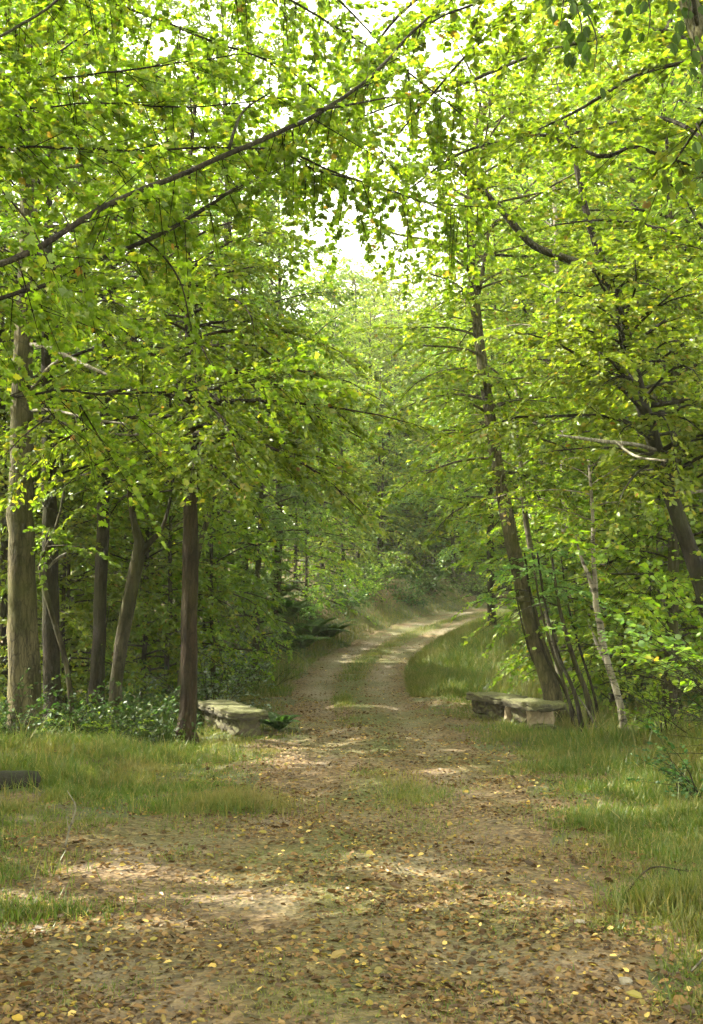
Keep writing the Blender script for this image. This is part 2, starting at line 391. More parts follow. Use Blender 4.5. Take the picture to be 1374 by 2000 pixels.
def path_material():
    m, nt = new_mat('track_surface')
    tc = N(nt, 'ShaderNodeTexCoord'); co = tc.outputs['Object']
    au = N(nt, 'ShaderNodeAttribute', attribute_name='across'); al = N(nt, 'ShaderNodeAttribute', attribute_name='along')
    vo = N(nt, 'ShaderNodeTexVoronoi'); vo.inputs['Scale'].default_value = 30; nt.links.new(co, vo.inputs['Vector'])
    vs = N(nt, 'ShaderNodeTexVoronoi'); vs.inputs['Scale'].default_value = 75; nt.links.new(co, vs.inputs['Vector'])
    n1 = noise(nt, 1.1, 5, .6, co); n2 = noise(nt, 9, 5, .65, co); n3 = noise(nt, .5, 4, .6, co)
    litter = ramp(nt, [(0, (.030, .020, .009)), (.3, (.080, .051, .021)), (.65, (.138, .089, .038)), (.9, (.20, .138, .058)), (1, (.32, .235, .075))], vo.outputs['Color'])
    gravel = ramp(nt, [(0, (.09, .074, .05)), (.5, (.19, .158, .108)), (1, (.32, .275, .20))], vs.outputs['Color'])
    moss = ramp(nt, [(.3, (.036, .052, .006)), (.7, (.090, .108, .014))], n2.outputs[0])
    a = math_(nt, 'ABSOLUTE', au.outputs['Fac'])
    wheel = math_(nt, 'SUBTRACT', 1.0, math_(nt, 'MULTIPLY', math_(nt, 'ABSOLUTE', math_(nt, 'SUBTRACT', a, .5)), 3.2), clamp=True)
    far = math_(nt, 'MULTIPLY_ADD', al.outputs['Fac'], 1 / 10, -1.05, clamp=True)
    gm = math_(nt, 'MULTIPLY', wheel, math_(nt, 'MULTIPLY_ADD', far, .8, .35))
    gm = math_(nt, 'ADD', gm, math_(nt, 'MULTIPLY_ADD', n1.outputs[0], 2.6, -1.4))
    c = mix(nt, litter.outputs[0], gravel.outputs[0], math_(nt, 'MULTIPLY', gm, .75, clamp=True))
    mid = math_(nt, 'SUBTRACT', 1.0, math_(nt, 'MULTIPLY', a, 3.4), clamp=True)
    mm = math_(nt, 'ADD', math_(nt, 'MULTIPLY', mid, math_(nt, 'MULTIPLY_ADD', far, .9, .45)), math_(nt, 'MULTIPLY_ADD', n3.outputs[0], 4.0, -1.8), clamp=True)
    c = mix(nt, c, moss.outputs[0], math_(nt, 'MULTIPLY', mm, .8, clamp=True))
    p = N(nt, 'ShaderNodeBsdfPrincipled'); nt.links.new(c, p.inputs['Base Color']); p.inputs['Roughness'].default_value = .95
    h = math_(nt, 'ADD', vo.outputs['Distance'], n2.outputs[0])
    nt.links.new(bump(nt, h, .9, .03), p.inputs['Normal']); out(nt, p.outputs[0]); return m

def stone_material(name, a, b, moss_amt, moss_lo=.2, moss=((.055, .075, .014), (.15, .165, .04))):
    m, nt = new_mat(name)
    tc = N(nt, 'ShaderNodeTexCoord'); co = tc.outputs['Object']; ge = N(nt, 'ShaderNodeNewGeometry')
    n1 = noise(nt, 7, 6, .65, co); n2 = noise(nt, 2.6, 4, .6, co); n3 = noise(nt, 28, 3, .6, co)
    c = ramp(nt, [(.3, a), (.7, b)], n1.outputs[0]).outputs[0]
    sp = N(nt, 'ShaderNodeSeparateXYZ'); nt.links.new(ge.outputs['Normal'], sp.inputs[0])
    up = math_(nt, 'MULTIPLY_ADD', sp.outputs[2], .9, moss_lo, clamp=True)
    f = math_(nt, 'MULTIPLY', math_(nt, 'MULTIPLY', up, ramp(nt, [(.30, (0, 0, 0)), (.50, (1, 1, 1))], n2.outputs[0]).outputs[0]), moss_amt)
    mo = ramp(nt, [(.3, moss[0]), (.7, moss[1])], n3.outputs[0])
    c = mix(nt, c, mo.outputs[0], f)
    p = N(nt, 'ShaderNodeBsdfPrincipled'); nt.links.new(c, p.inputs['Base Color']); p.inputs['Roughness'].default_value = .92
    nt.links.new(bump(nt, math_(nt, 'ADD', n1.outputs[0], math_(nt, 'MULTIPLY', n3.outputs[0], .5)), .7, .03), p.inputs['Normal'])
    out(nt, p.outputs[0]); return m
M['ground'] = ground_material(); M['path'] = path_material()
M['coping'] = stone_material('mossy_coping', (.028, .025, .015), (.095, .085, .050), .95, .25, ((.05, .055, .014), (.13, .135, .045)))
M['rubble'] = stone_material('rubble_stone', (.022, .018, .011), (.085, .068, .040), .6)
M['pier'] = stone_material('pale_stone', (.17, .13, .08), (.40, .32, .21), .25)
M['pebble'] = stone_material('pebble', (.14, .12, .08), (.26, .23, .17), .0)

# ------------------------------------------------------------------ the ground and the track
def sheet(name, xs, ys, mat, lift=0.0, kind='structure'):
    X, Y = np.meshgrid(xs, ys); Z = ground_z(X.ravel(), Y.ravel()) + lift
    V = np.c_[X.ravel(), Y.ravel(), Z]; nx = len(xs)
    i, j = np.meshgrid(np.arange(nx - 1), np.arange(len(ys) - 1)); b = (j * nx + i).ravel()
    F = np.stack([b, b + 1, b + nx + 1, b + nx], 1)
    return tag(link(name, mesh_np(name, V, [(F, 0)], mat)), kind=kind)
xs = np.concatenate([-np.geomspace(140, 8, 22), np.linspace(-7.8, 7.8, 105), np.geomspace(8, 140, 22)])
ys = np.concatenate([-np.geomspace(60, 3, 12), np.linspace(-2.5, 30, 200), np.geomspace(30.3, 140, 40)])
ground = sheet('ground', xs, ys, M['ground'])

def build_path():
    n = 520
    Q, _ = resample(np.c_[PATH, np.zeros(len(PATH))], np.zeros(len(PATH)), n)
    t = norm(np.gradient(Q[:, :2], axis=0)); nr = np.c_[t[:, 1], -t[:, 0]]
    hw = half_width(Q[:, 1])
    y = Q[:, 1]
    hl = half_width(y, -1)
    wl = hl * (1.08 + .06*np.sin(1.3*y) + .05*np.sin(2.9*y + 1) + .03*np.sin(7*y)); wr = hw * (1.08 + .06*np.sin(1.1*y + 2) + .05*np.sin(3.3*y) + .03*np.sin(6*y + 2))
    m = 25; u = np.linspace(-1, 1, m)
    W = np.where(u[None] < 0, wl[:, None], wr[:, None]) * u[None]
    X = Q[:, 0, None] + nr[:, 0, None] * W; Y = Q[:, 1, None] + nr[:, 1, None] * W
    Z = ground_z(X.ravel(), Y.ravel()) + .012
    edge = np.abs(np.tile(u, n)) > .99
    Z[edge] -= .05
    V = np.c_[X.ravel(), Y.ravel(), Z]
    i, j = np.meshgrid(np.arange(m - 1), np.arange(n - 1)); b = (j * m + i).ravel()
    F = np.stack([b, b + 1, b + m + 1, b + m], 1)
    return tag(link('path', mesh_np('path', V, [(F, 0)], M['path'], {'across': np.tile(u, n), 'along': np.repeat(y, m)})), kind='structure')
build_path()

rng = np.random.default_rng(11)

def vis_x(d, f=1.12): return 687 / FPX * d * f

def scatter(n, d0, d1, p=1.0, xf=1.15, xmin=None, xmax=None):
    """points on the ground inside the view, thinning with distance"""
    u = rng.random(n)
    d = d0 * (d1 / d0) ** (u ** p)
    x = rng.uniform(-1, 1, n) * (vis_x(d, xf) + .3)
    return x, d

# long grass of the verges, short grass on the crown of the track
def grass():
    L = Leaves()
    def blades(x, y, h, lean=.5):
        m = len(x)
        z = ground_z(x, y)
        az = rng.uniform(0, 2*PI, m); le = np.abs(rng.normal(0, lean, m))
        D = np.c_[np.cos(az) * np.sin(le), np.sin(az) * np.sin(le), np.cos(le)]
        Nn = np.c_[np.cos(az), np.sin(az), .35 * np.ones(m)] * -1 + rng.normal(0, .5, (m, 3))
        L.add(np.c_[x, y, z - .01], D, Nn, h)
    x, y = scatter(1250000, 3.3, 26, .8, 1.45)
    s, py = path_s(x, y); a = np.abs(s); hw = half_width(py, s)
    wob = .14*np.sin(2.3*y + x) + .12*np.sin(5.1*y - 2*x) + .08*np.sin(11*x + 7*y)
    off = a - hw * 1.0 + wob
    # on the left the litter runs far out over the near verge
    clump = .5 + .5*np.sin(1.9*x + 1.1*y + 2*np.sin(.7*y)) * np.sin(2.3*y - 1.3*x)
    fine = .5 + .5*np.sin(7.1*x + 2.9*y + 1.7*np.sin(3.1*y)) * np.sin(6.3*y - 4.3*x + 1.3*np.sin(2.7*x))
    soft = np.where(s < 0, np.where(y < 9.5, .9, .6), .8)
    pk = sstep(-.15, soft, off) * np.where(s < 0, .12 + .35*clump + .5*fine, .30 + .38*clump + .32*fine)
    # fine sparse grass running out over the edges of the track
    pk = np.maximum(pk, .10 * sstep(-.75, .1, off) * fine)
    deep_left = (s < 0) & (y > 14.5) & (x < -2.2)
    pk = np.where(deep_left, pk * .25, pk)
    pk = np.where((s < 0) & (y < 8.0), pk * .8, pk)
    pk = np.where((x < -2.35) & (y > 8.7) & (y < 9.75), pk * .15, pk)
    k = rng.random(len(x)) < pk
    x, y, off, s, clump, fine = x[k], y[k], off[k], s[k], clump[k], fine[k]
    hh = np.interp(off, [0, .3, 1.0, 2], [.035, .065, .13, .20]) * rng.uniform(.35, 1.25, len(x)) * np.where(s < 0, np.where(y < 8.8, .6, .75), 1.0) * (.40 + .6*clump + .5*fine)
    hh = np.where(rng.random(len(x)) < .07 * (.3 + clump), hh * rng.uniform(1.4, 2.2, len(x)), hh)
    blades(x, y, hh, .7)
    x, y = scatter(160000, 3.4, 10.5, .9, 1.45)
    s, py = path_s(x, y)
    n1 = np.sin(2.1*x + 3.3*y + 2*np.sin(1.3*x)) * np.sin(3.7*x - 1.9*y + 1.5*np.sin(2.2*y)) + .5*np.sin(9*x + 4*y) * np.sin(8*y - 5*x)
    pk = sstep(-.1, .9, n1) * .8 + np.where((s < -.9) & (y > 6.9), .55 * sstep(-.4, .6, n1), 0) + np.where((s < -1.5) & (y < 6.9), .4 * sstep(-.2, .6, n1), 0)
    k = rng.random(len(x)) < pk; x, y, s = x[k], y[k], s[k]
    blades(x, y, rng.uniform(.02, .055, len(x)) * np.where((s < -.9) & (y > 7), 1.5, 1), .9)
    # tufts on the crown of the track
    for (cx, cyy, rx, ry, n, h) in [(.50, 9.6, .30, .75, 2600, .07), (.45, 8.5, .25, .5, 700, .05), (-.15, 18.3, .16, 1.3, 1500, .09), (.0, 15.5, .2, .8, 300, .06), (1.2, 7.4, .5, .25, 500, .05),
                                    (-.1, 4.6, .7, .5, 1500, .035), (-.5, 5.2, .5, .3, 700, .03), (.2, 10.6, .3, .4, 500, .06), (-1.9, 5.0, .25, .2, 1200, .09), (-1.7, 5.9, .5, .2, 1800, .09), (-2.3, 6.6, .5, .4, 1800, .12),
                                    (1.75, 6.0, .35, .22, 2600, .14), (2.0, 5.4, .4, .5, 2600, .10), (-1.0, 8.9, .5, .35, 3200, .13)]:
        blades(rng.normal(cx, rx * .55, n), rng.normal(cyy, ry * .55, n), rng.uniform(.5, 1.4, n) * h, .6)
    # green crown between the wheel tracks further on
    n = 9000; d = rng.uniform(22, 42, n); i = np.abs(PATHD[:, 1][None] - d[:, None]).argmin(1)
    o = rng.normal(0, .16, n); blades(PATHD[i, 0] + PATHN[i, 0]*o, PATHD[i, 1] + PATHN[i, 1]*o, rng.uniform(.05, .13, n), .6)
    n = 120000; d = rng.uniform(19, 46, n); i = np.abs(PATHD[:, 1][None] - d[:, None]).argmin(1)
    sg = np.where(rng.random(n) < .84, 1, -1); o = sg * (half_width(d) * 1.0 + np.abs(rng.normal(0, 1.1, n)))
    blades(PATHD[i, 0] + PATHN[i, 0]*o, PATHD[i, 1] + PATHN[i, 1]*o, rng.uniform(.10, .36, n) * np.where(np.abs(o) < 1.3, .6, 1), .75)
    P_, D_, N_, S_ = L.cat()
    V_, f_ = leaf_arrays(P_, D_, N_, S_, 'blade', np.clip(rng.uniform(.0045, .0085, len(S_)) / (.044 * S_), .6, 6))
    me = mesh_np('grass', V_, f_, M['blade'], smooth=False)
    tag(link('grass', me), 'long soft olive and straw coloured grass along both verges', 'grass', kind='stuff')
grass()

def litter():
    L = Leaves()
    x, y = scatter(300000, 3.3, 32, .72, 1.45)
    s, py = path_s(x, y); a = np.abs(s); hw = half_width(py, s)
    pk = .85 - .6 * sstep(-.1, .7, a - hw)
    band = .55 + .45*np.sin(1.4*x + 2.6*y + 1.5*np.sin(1.1*x)) * np.sin(1.7*y + .5)
    k = rng.random(len(x)) < pk * band
    x, y = x[k], y[k]; m = len(x)
    az = rng.uniform(0, 2*PI, m); tl = rng.normal(0, .22, m)
    D = np.c_[np.cos(az), np.sin(az), tl]; Nn = np.c_[rng.normal(0, .6, (m, 2)), np.ones(m)]
    S = .011 + .032 * rng.random(m)**2.3; S = S * np.where(rng.random(m) < .05, 1.7, 1)
    L.add(np.c_[x, y, ground_z(x, y) + .016 + .35 * S * np.abs(tl)], D, Nn, S)
    me = L.mesh('fallen_leaves', 'ovate', M['litter'])
    tag(link('fallen_leaves', me), 'brown tan and yellow fallen leaves strewn over the track', 'fallen leaves', kind='stuff')
litter()

# ------------------------------------------------------------------ trees
def limb_curve(rng, start, az, elev, length, droop, n=7, wander=.10):
    P = [np.array(start, float)]; a, e = az, elev
    for i in range(n - 1):
        st = length / (n - 1)
        P.append(P[-1] + st * np.array([math.cos(e)*math.cos(a), math.cos(e)*math.sin(a), math.sin(e)]))
        a += rng.normal(0, wander); e += -droop / (n - 1) + rng.normal(0, wander * .6)
    return np.array(P)

def spray(rng, geo, leaves, P, ls0, spacing, bl_max, f0=.18, flat=.35, twig_r=.004, dens=1.0, tips=True, away=False):
    """side twigs with leaves, in a layer, along the limb P"""
    ls = ls0 * .82
    seg = np.linalg.norm(np.diff(P, axis=0), axis=1); s = np.concatenate([[0], np.cumsum(seg)]); Lt = s[-1]
    m = max(4, int(Lt * (1 - f0) / spacing))
    f = np.sort(rng.uniform(f0, 1.0, m)); t = f * Lt
    B = np.stack([np.interp(t, s, P[:, k]) for k in range(3)], 1)
    i = np.clip(np.searchsorted(s, t) - 1, 0, len(P) - 2); T = norm(P[i + 1] - P[i])
    side = np.where(np.arange(m) % 2 == 0, 1, -1) * rng.uniform(.5, 1.15, m)
    lat = norm(np.cross(T, np.array([0, 0, 1.0])) + 1e-6)
    if away: side = np.where(rng.random(m) < .85, np.abs(side), -np.abs(side)) * np.where(lat[:, 1] >= 0, 1, -1)
    D = norm(T * np.cos(side)[:, None] + lat * np.sin(side)[:, None] + np.array([0, 0, 1]) * rng.normal(-.12 * flat, flat * .5, m)[:, None])
    bl = np.clip((.30 + .75 * (1 - f)) * Lt * .45, .18, bl_max) * rng.uniform(.55, 1.15, m)
    if tips:
        B = np.concatenate([B, P[-1:]]); D = np.concatenate([D, T[-1:]]); bl = np.append(bl, min(.5, bl_max)); lat = np.concatenate([lat, lat[-1:]])
    sag = rng.uniform(.1, .4, len(bl))
    def pos(b, tt): return B[b] + D[b] * (bl[b] * tt)[:, None] - np.array([0, 0, 1]) * (sag[b] * bl[b] * tt**2)[:, None]
    nl = np.maximum(3, (bl / (ls * .55) * dens)).astype(int)
    b = np.repeat(np.arange(len(bl)), nl); k = len(b)
    tt = rng.uniform(.12, 1.02, k)
    Pp = pos(b, tt)
    up = np.array([0, 0, 1.0]); latb = norm(np.cross(D, up) + 1e-6)[b]
    sd = np.where(rng.random(k) < .5, 1, -1) * rng.uniform(.35, 1.15, k)
    Dl = D[b] * np.cos(sd)[:, None] + latb * np.sin(sd)[:, None] + np.c_[np.zeros(k), np.zeros(k), rng.normal(-.25, .28, k)]
    Nl = np.tile(up, (k, 1)) + rng.normal(0, flat, (k, 3))
    leaves.add(Pp + norm(Dl) * ls * .12, Dl, Nl, ls * rng.uniform(.45, 1.25, k))
    cones(geo, B, pos(np.arange(len(bl)), np.ones(len(bl))), twig_r * (.6 + bl))

def crown_limbs(rng, geo, leaves, tp, tr, z0, z1, n, Lfun, e0, e1, droop, ls, spacing=.16, bl_max=.9, az0=None, spread=PI, flat=.55, dens=1.0, kz=5):
    """limbs up a trunk tp between heights z0 and z1"""
    az = rng.uniform(0, 2*PI)
    for i in range(n):
        t = (i + rng.random()) / n
        z = z0 + (z1 - z0) * t
        j = np.interp(z, tp[:, 2], np.arange(len(tp)))
        c = np.array([np.interp(z, tp[:, 2], tp[:, k]) for k in range(3)]); r = np.interp(j, np.arange(len(tr)), tr)
        az += 2.4 + rng.normal(0, .35)
        a = az if az0 is None else az0 + rng.uniform(-spread, spread)
        Ln = Lfun(t) * rng.uniform(.65, 1.15)
        P = limb_curve(rng, c, a, e0 + (e1 - e0) * t + rng.normal(0, .12), Ln, droop * rng.uniform(.6, 1.3))
        rl = min(r * .5, .008 + .009 * Ln)
        tube(geo, P, np.linspace(rl, .004, len(P)), kz, cap=False)
        spray(rng, geo, leaves, P, ls, spacing * .55, bl_max, flat=flat, dens=dens * 2.6)

def lprof(a, peak=.35, top=.25):
    return lambda t: a * (np.interp(t, [0, peak, 1], [.75, 1, top]))

def trunk_from_px(pts, d, rng, base_r=None, extra=None):
    """pts: (px, py, width px) from the foot up, standing at distance d"""
    P = [at(px, py, d if len(q) < 1 else q[0]) for px, py, _, *q in pts]
    R = [wpx / 2 * (q[0] if q else d) / FPX for _, _, wpx, *q in pts]
    P = np.array(P); R = np.array(R)
    zf = gz(P[0, 0], P[0, 1])
    P[0, 2] = zf - .06
    if extra is not None:
        for (dx, dy, dz, r) in extra: P = np.vstack([P, P[-1] + np.array([dx, dy, dz])]); R = np.append(R, r)
    n = max(14, int(np.linalg.norm(np.diff(P, axis=0), axis=1).sum() / .22))
    Q, Rq = resample(P, R, n)
    h = Q[:, 2] - Q[0, 2]
    Rq = Rq * (1 + .55 * np.exp(-h / .16))
    return Q, Rq

def rough_trunk(geo, Q, R, rng, k=14, rough=.10):
    Q = Q + np.c_[rng.normal(0, .05, (len(Q), 2)) * R[:, None], np.zeros(len(Q))]
    tube(geo, Q, R, k, rng, rough)

TREES = []
def hero_tree(name, cat, label, trunk_pts, d, bark, leafm, seed, crown=(), forks=(), extra=None, leaf='ovate', group=None, keep=keep_all, dead=(), k=14, rough=.10):
    rng = np.random.default_rng(seed)
    Q, R = trunk_from_px(trunk_pts, d, rng, extra=extra)
    base = np.array([Q[0, 0], Q[0, 1], Q[0, 2] + .06])
    e = empty(name, base, label, cat, group)
    tg = Geo(); rough_trunk(tg, Q, R, rng, k, rough)
    lv = Leaves(); bg_ = Geo()
    for fk in forks:                                # forks given in pixels: part of the trunk's own wood
        FP = np.array([at(px, py, (q[0] if q else d)) for px, py, _, *q in fk]); FR = np.array([wp / 2 * d / FPX for _, _, wp, *q in fk])
        FQ, FRq = resample(FP, FR, max(8, len(FP) * 4)); tube(tg, FQ, FRq, 9, rng, .08)
        spray(rng, bg_, lv, FQ[len(FQ)//2:], .075, .16, .7, f0=.3)
    for c in crown: crown_limbs(rng, bg_, lv, Q, R, **c)
    link('trunk', tg.mesh('trunk', M[bark], base), e)
    if bg_.n: link('branches', bg_.mesh('branches', M[bark], base), e)
    if lv.P: link('crown', lv.mesh('crown', leaf, M[leafm], base, keep), e)
    for dd in dead:                                 # bare dead limbs
        g = Geo(); DP = np.array([at(px, py, (q[0] if q else d)) for px, py, _, *q in dd]); DR = np.array([wp / 2 * d / FPX for _, _, wp, *q in dd])
        DQ, DRq = resample(DP, DR, max(9, len(DP) * 5)); tube(g, DQ, DRq, 6, rng, .1)
        for s_ in range(5):
            i = rng.integers(3, len(DQ) - 1); v = norm(DQ[i] - DQ[i-1]) + rng.normal(0, .6, 3)
            cones(g, DQ[i:i+1], DQ[i:i+1] + norm(v)[None] * rng.uniform(.1, .35), .005)
        link('dead_limb', g.mesh('dead_limb', M['dead_wood'], base), e)
    return e

# the tall pale tree at the left edge, with bare dead limbs
hero_tree('tall_tree', 'tree', 'thick pale grey-green trunk with bare dead limbs at the left edge', [(50, 1425, 64), (46, 1300, 60), (43, 1100, 50), (42, 900, 46), (45, 700, 40), (51, 500, 30), (56, 330, 26), (60, 150, 22)], 13.6,
          'bark_pale', 'leaf_green', 1, extra=[(.1, .2, 2.2, .09), (.0, .2, 2.2, .03)],
          crown=[dict(z0=5.2, z1=11.2, n=30, Lfun=lprof(2.8), e0=.15, e1=.9, droop=.5, ls=.085)],
          dead=[[(60, 672, 9), (100, 680, 8, 11.8), (150, 705, 7, 10.6), (228, 740, 4, 9.8)], [(62, 760, 8), (100, 715, 7, 12), (135, 690, 4, 11)], [(60, 802, 6), (110, 802, 5, 12), (200, 822, 4, 11), (300, 832, 3, 10.2)], [(60, 820, 6), (120, 826, 6), (230, 848, 5), (350, 846, 3)],
                [(50, 945, 6), (110, 940, 5), (190, 920, 4), (250, 905, 3)]])
hero_tree('tree', 'tree', 'dark trunk close behind the thick pale one at the left', [(104, 1405, 38), (100, 1250, 33), (98, 1100, 30), (96, 900, 26), (92, 600, 20)], 15.0, 'bark_dark', 'leaf_green', 2,
          extra=[(0, 0, 3, .04)], crown=[dict(z0=3.6, z1=8.2, n=26, Lfun=lprof(2.3), e0=.05, e1=.8, droop=.6, ls=.085)])
hero_tree('sapling', 'sapling', 'thin crooked sapling leaning right beside the thick pale trunk', [(148, 1375, 10), (128, 1290, 10), (105, 1210, 11), (92, 1165, 11), (78, 1110, 9), (90, 1070, 8), (110, 1030, 6), (125, 960, 5)], 13.3, 'bark_grey', 'leaf_green', 3,
          crown=[dict(z0=2.2, z1=2.8, n=6, Lfun=lprof(1.0), e0=.2, e1=.5, droop=.6, ls=.075)], dead=[[(94, 1110, 5), (112, 1092, 6), (130, 1080, 4)]], k=7)
hero_tree('tree', 'tree', 'straight very dark trunk left of the forked tree', [(185, 1415, 36), (192, 1300, 27), (198, 1150, 26), (202, 1000, 25), (205, 800, 20)], 15.8, 'bark_dark', 'leaf_green', 4,
          extra=[(.1, 0, 3.5, .05)], crown=[dict(z0=3.2, z1=8.0, n=30, Lfun=lprof(2.4), e0=.0, e1=.8, droop=.7, ls=.085)])
hero_tree('forked_tree', 'tree', 'slanting mossy trunk that forks into a Y left of the brown trunk', [(222, 1400, 26), (230, 1310, 24), (248, 1200, 26), (268, 1100, 26), (274, 1072, 24), (262, 1020, 13), (252, 940, 11), (246, 850, 8)], 15.2, 'bark_grey', 'leaf_green', 5,
          forks=[[(272, 1085, 18), (290, 1062, 12), (312, 1040, 9), (330, 990, 7), (340, 930, 5)]],
          crown=[dict(z0=2.9, z1=4.2, n=14, Lfun=lprof(1.8), e0=.0, e1=.6, droop=.6, ls=.08)], k=10)
hero_tree('tree', 'tree', 'straight reddish-brown trunk with leafy drooping crown beside the left parapet', [(364, 1450, 38), (366, 1400, 32), (370, 1200, 30), (373, 1050, 29), (375, 930, 25), (372, 800, 20), (368, 600, 15), (366, 400, 10)], 13.1, 'bark_brown', 'leaf_maple', 6,
          extra=[(.1, .1, 1.6, .02)],
          crown=[dict(z0=2.9, z1=5.6, n=30, Lfun=lprof(2.5), e0=.12, e1=.3, droop=.95, ls=.085, spacing=.14),
                 dict(z0=5.2, z1=7.8, n=20, Lfun=lprof(2.2), e0=.2, e1=.8, droop=.6, ls=.085),
                 dict(z0=3.0, z1=5.6, n=13, Lfun=lprof(2.7), e0=.15, e1=.35, droop=1.0, ls=.085, az0=-.6, spread=.9, spacing=.13)])
hero_tree('tree', 'tree', 'slim dark trunk half out of the picture at the left edge', [(8, 1400, 20), (10, 1200, 17), (9, 1000, 15), (4, 700, 12)], 17.0, 'bark_dark', 'leaf_green', 7,
          extra=[(0, 0, 3, .02)], crown=[dict(z0=3.5, z1=8, n=20, Lfun=lprof(2.0), e0=.0, e1=.8, droop=.6, ls=.09)])
hero_tree('sapling', 'sapling', 'pale leaning stem just right of the brown trunk', [(345, 1320, 12), (372, 1180, 11), (392, 1060, 11), (415, 985, 10), (432, 900, 8), (450, 820, 6)], 17.0, 'bark_pale', 'leaf_light', 8,
          crown=[dict(z0=2.8, z1=4.6, n=14, Lfun=lprof(1.5), e0=.1, e1=.6, droop=.6, ls=.085)], k=7)

# right of the track
hero_tree('leaning_tree', 'tree', 'tall pale grey trunk leaning left over the right parapet', [(1092, 1400, 36), (1066, 1310, 33), (1040, 1220, 30), (1020, 1140, 28), (1002, 1060, 28), (985, 980, 26), (968, 880, 24), (952, 780, 23), (940, 690, 21), (928, 590, 20), (920, 480, 16), (918, 380, 12)], 15.6, 'bark_pale', 'leaf_light', 9,
          extra=[(.2, .1, 1.2, .05), (.5, .1, 1.0, .015)], forks=[[(926, 570, 9), (912, 520, 8), (885, 480, 6), (862, 400, 5), (850, 330, 3)], [(930, 600, 9), (945, 520, 8), (955, 440, 6), (950, 350, 4)]],
          crown=[dict(z0=5.8, z1=10.0, n=30, Lfun=lprof(2.5), e0=.2, e1=.9, droop=.4, ls=.09), dict(z0=3.0, z1=5.8, n=20, Lfun=lprof(2.1), e0=.1, e1=.3, droop=.8, ls=.085), dict(z0=3.6, z1=9.0, n=22, Lfun=lprof(1.6), e0=.2, e1=.5, droop=.7, ls=.08, az0=-1.7, spread=1.1)])
hero_tree('birch_tree', 'tree', 'slender white birch leaning left with a small stub fork near its foot', [(1226, 1420, 14), (1208, 1360, 14), (1192, 1310, 13), (1182, 1280, 15), (1174, 1225, 14), (1165, 1185, 12), (1163, 1140, 10), (1160, 1097, 8), (1158, 1000, 7), (1150, 900, 5)], 13.6, 'bark_birch', 'leaf_light', 10,
          forks=[[(1183, 1290, 9), (1172, 1270, 8), (1163, 1250, 6), (1158, 1236, 3)], [(1164, 1165, 9), (1150, 1125, 8), (1138, 1096, 6), (1125, 1050, 4)]],
          crown=[dict(z0=2.3, z1=3.4, n=10, Lfun=lprof(1.1), e0=.2, e1=.7, droop=.5, ls=.06)], k=9, rough=.05)
hero_tree('dark_leaning_tree', 'tree', 'dark rough trunk leaning left at the right edge above the bushes', [(1438, 1440, 50), (1405, 1250, 46), (1352, 1085, 33), (1322, 1000, 31), (1300, 930, 30), (1268, 830, 29), (1243, 745, 26), (1222, 650, 19), (1190, 550, 15)], 12.6, 'bark_dark', 'leaf_light', 11,
          forks=[[(1196, 560, 15), (1150, 522, 16), (1095, 502, 16), (1040, 478, 15), (1005, 440, 15), (978, 408, 12), (940, 370, 11), (905, 335, 10), (868, 300, 7), (815, 265, 5)], [(1190, 550, 18), (1150, 430, 14), (1120, 300, 9), (1090, 170, 5)]],
          crown=[dict(z0=2.9, z1=5.2, n=38, Lfun=lprof(2.3), e0=.25, e1=.6, droop=.7, ls=.085, spacing=.14), dict(z0=2.9, z1=6.4, n=26, Lfun=lprof(1.7), e0=.2, e1=.5, droop=.8, ls=.08, az0=-1.7, spread=1.1)],
          dead=[[(1282, 880, 9), (1240, 868, 8, 11.6), (1180, 862, 7, 10.9), (1090, 850, 4, 10.4)], [(1200, 862, 5, 11.1), (1240, 890, 5, 10.8), (1300, 900, 4, 10.4)], [(1330, 965, 9), (1400, 955, 6)], [(1250, 760, 6), (1205, 750, 5), (1150, 748, 3)]])
for q in range(6):
    px0, px1, wd = [(1140, 1095, 9), (1122, 1085, 7), (1160, 1122, 12), (1128, 1070, 8), (1100, 1042, 6), (1172, 1140, 6)][q]
    hero_tree('sapling', 'sapling', ['slanting dark stem in the thicket right behind the right parapet'][0], [(px0, 1412 - 4*q, wd), ((px0*.6+px1*.4), 1350, wd*.85), (px1, 1290, wd*.8), (px1 - 28, 1190, wd*.6), (px1 - 45, 1080, wd*.4)], 14.7 + .25*q, ['bark_dark', 'bark_grey', 'bark_grey', 'bark_dark', 'bark_grey', 'bark_dark'][q], 'leaf_cool', 30 + q,
              crown=[dict(z0=1.5, z1=2.2, n=5, Lfun=lprof(.7), e0=.1, e1=.6, droop=.6, ls=.07)], k=7, group='thicket of slanting stems by the right parapet')
hero_tree('birch_tree', 'tree', 'pale slim birch just right of the tall leaning grey trunk', [(1100, 1330, 15), (1085, 1260, 14), (1062, 1170, 13), (1043, 1100, 12), (1028, 1020, 11), (1018, 920, 9), (1008, 760, 7)], 17.5, 'bark_birch', 'leaf_light', 41,
          crown=[dict(z0=3.0, z1=4.8, n=14, Lfun=lprof(1.4), e0=.1, e1=.7, droop=.5, ls=.08)], k=9, rough=.05)
hero_tree('birch_tree', 'tree', 'short piece of white birch trunk showing under the bushes at the right', [(1300, 1370, 16), (1297, 1300, 15), (1294, 1220, 15), (1290, 1100, 14), (1280, 900, 12)], 17.0, 'bark_birch', 'leaf_light', 42,
          extra=[(0, 0, 2, .02)], crown=[dict(z0=3.4, z1=5.4, n=18, Lfun=lprof(1.6), e0=.1, e1=.7, droop=.6, ls=.08)], k=9, rough=.05)

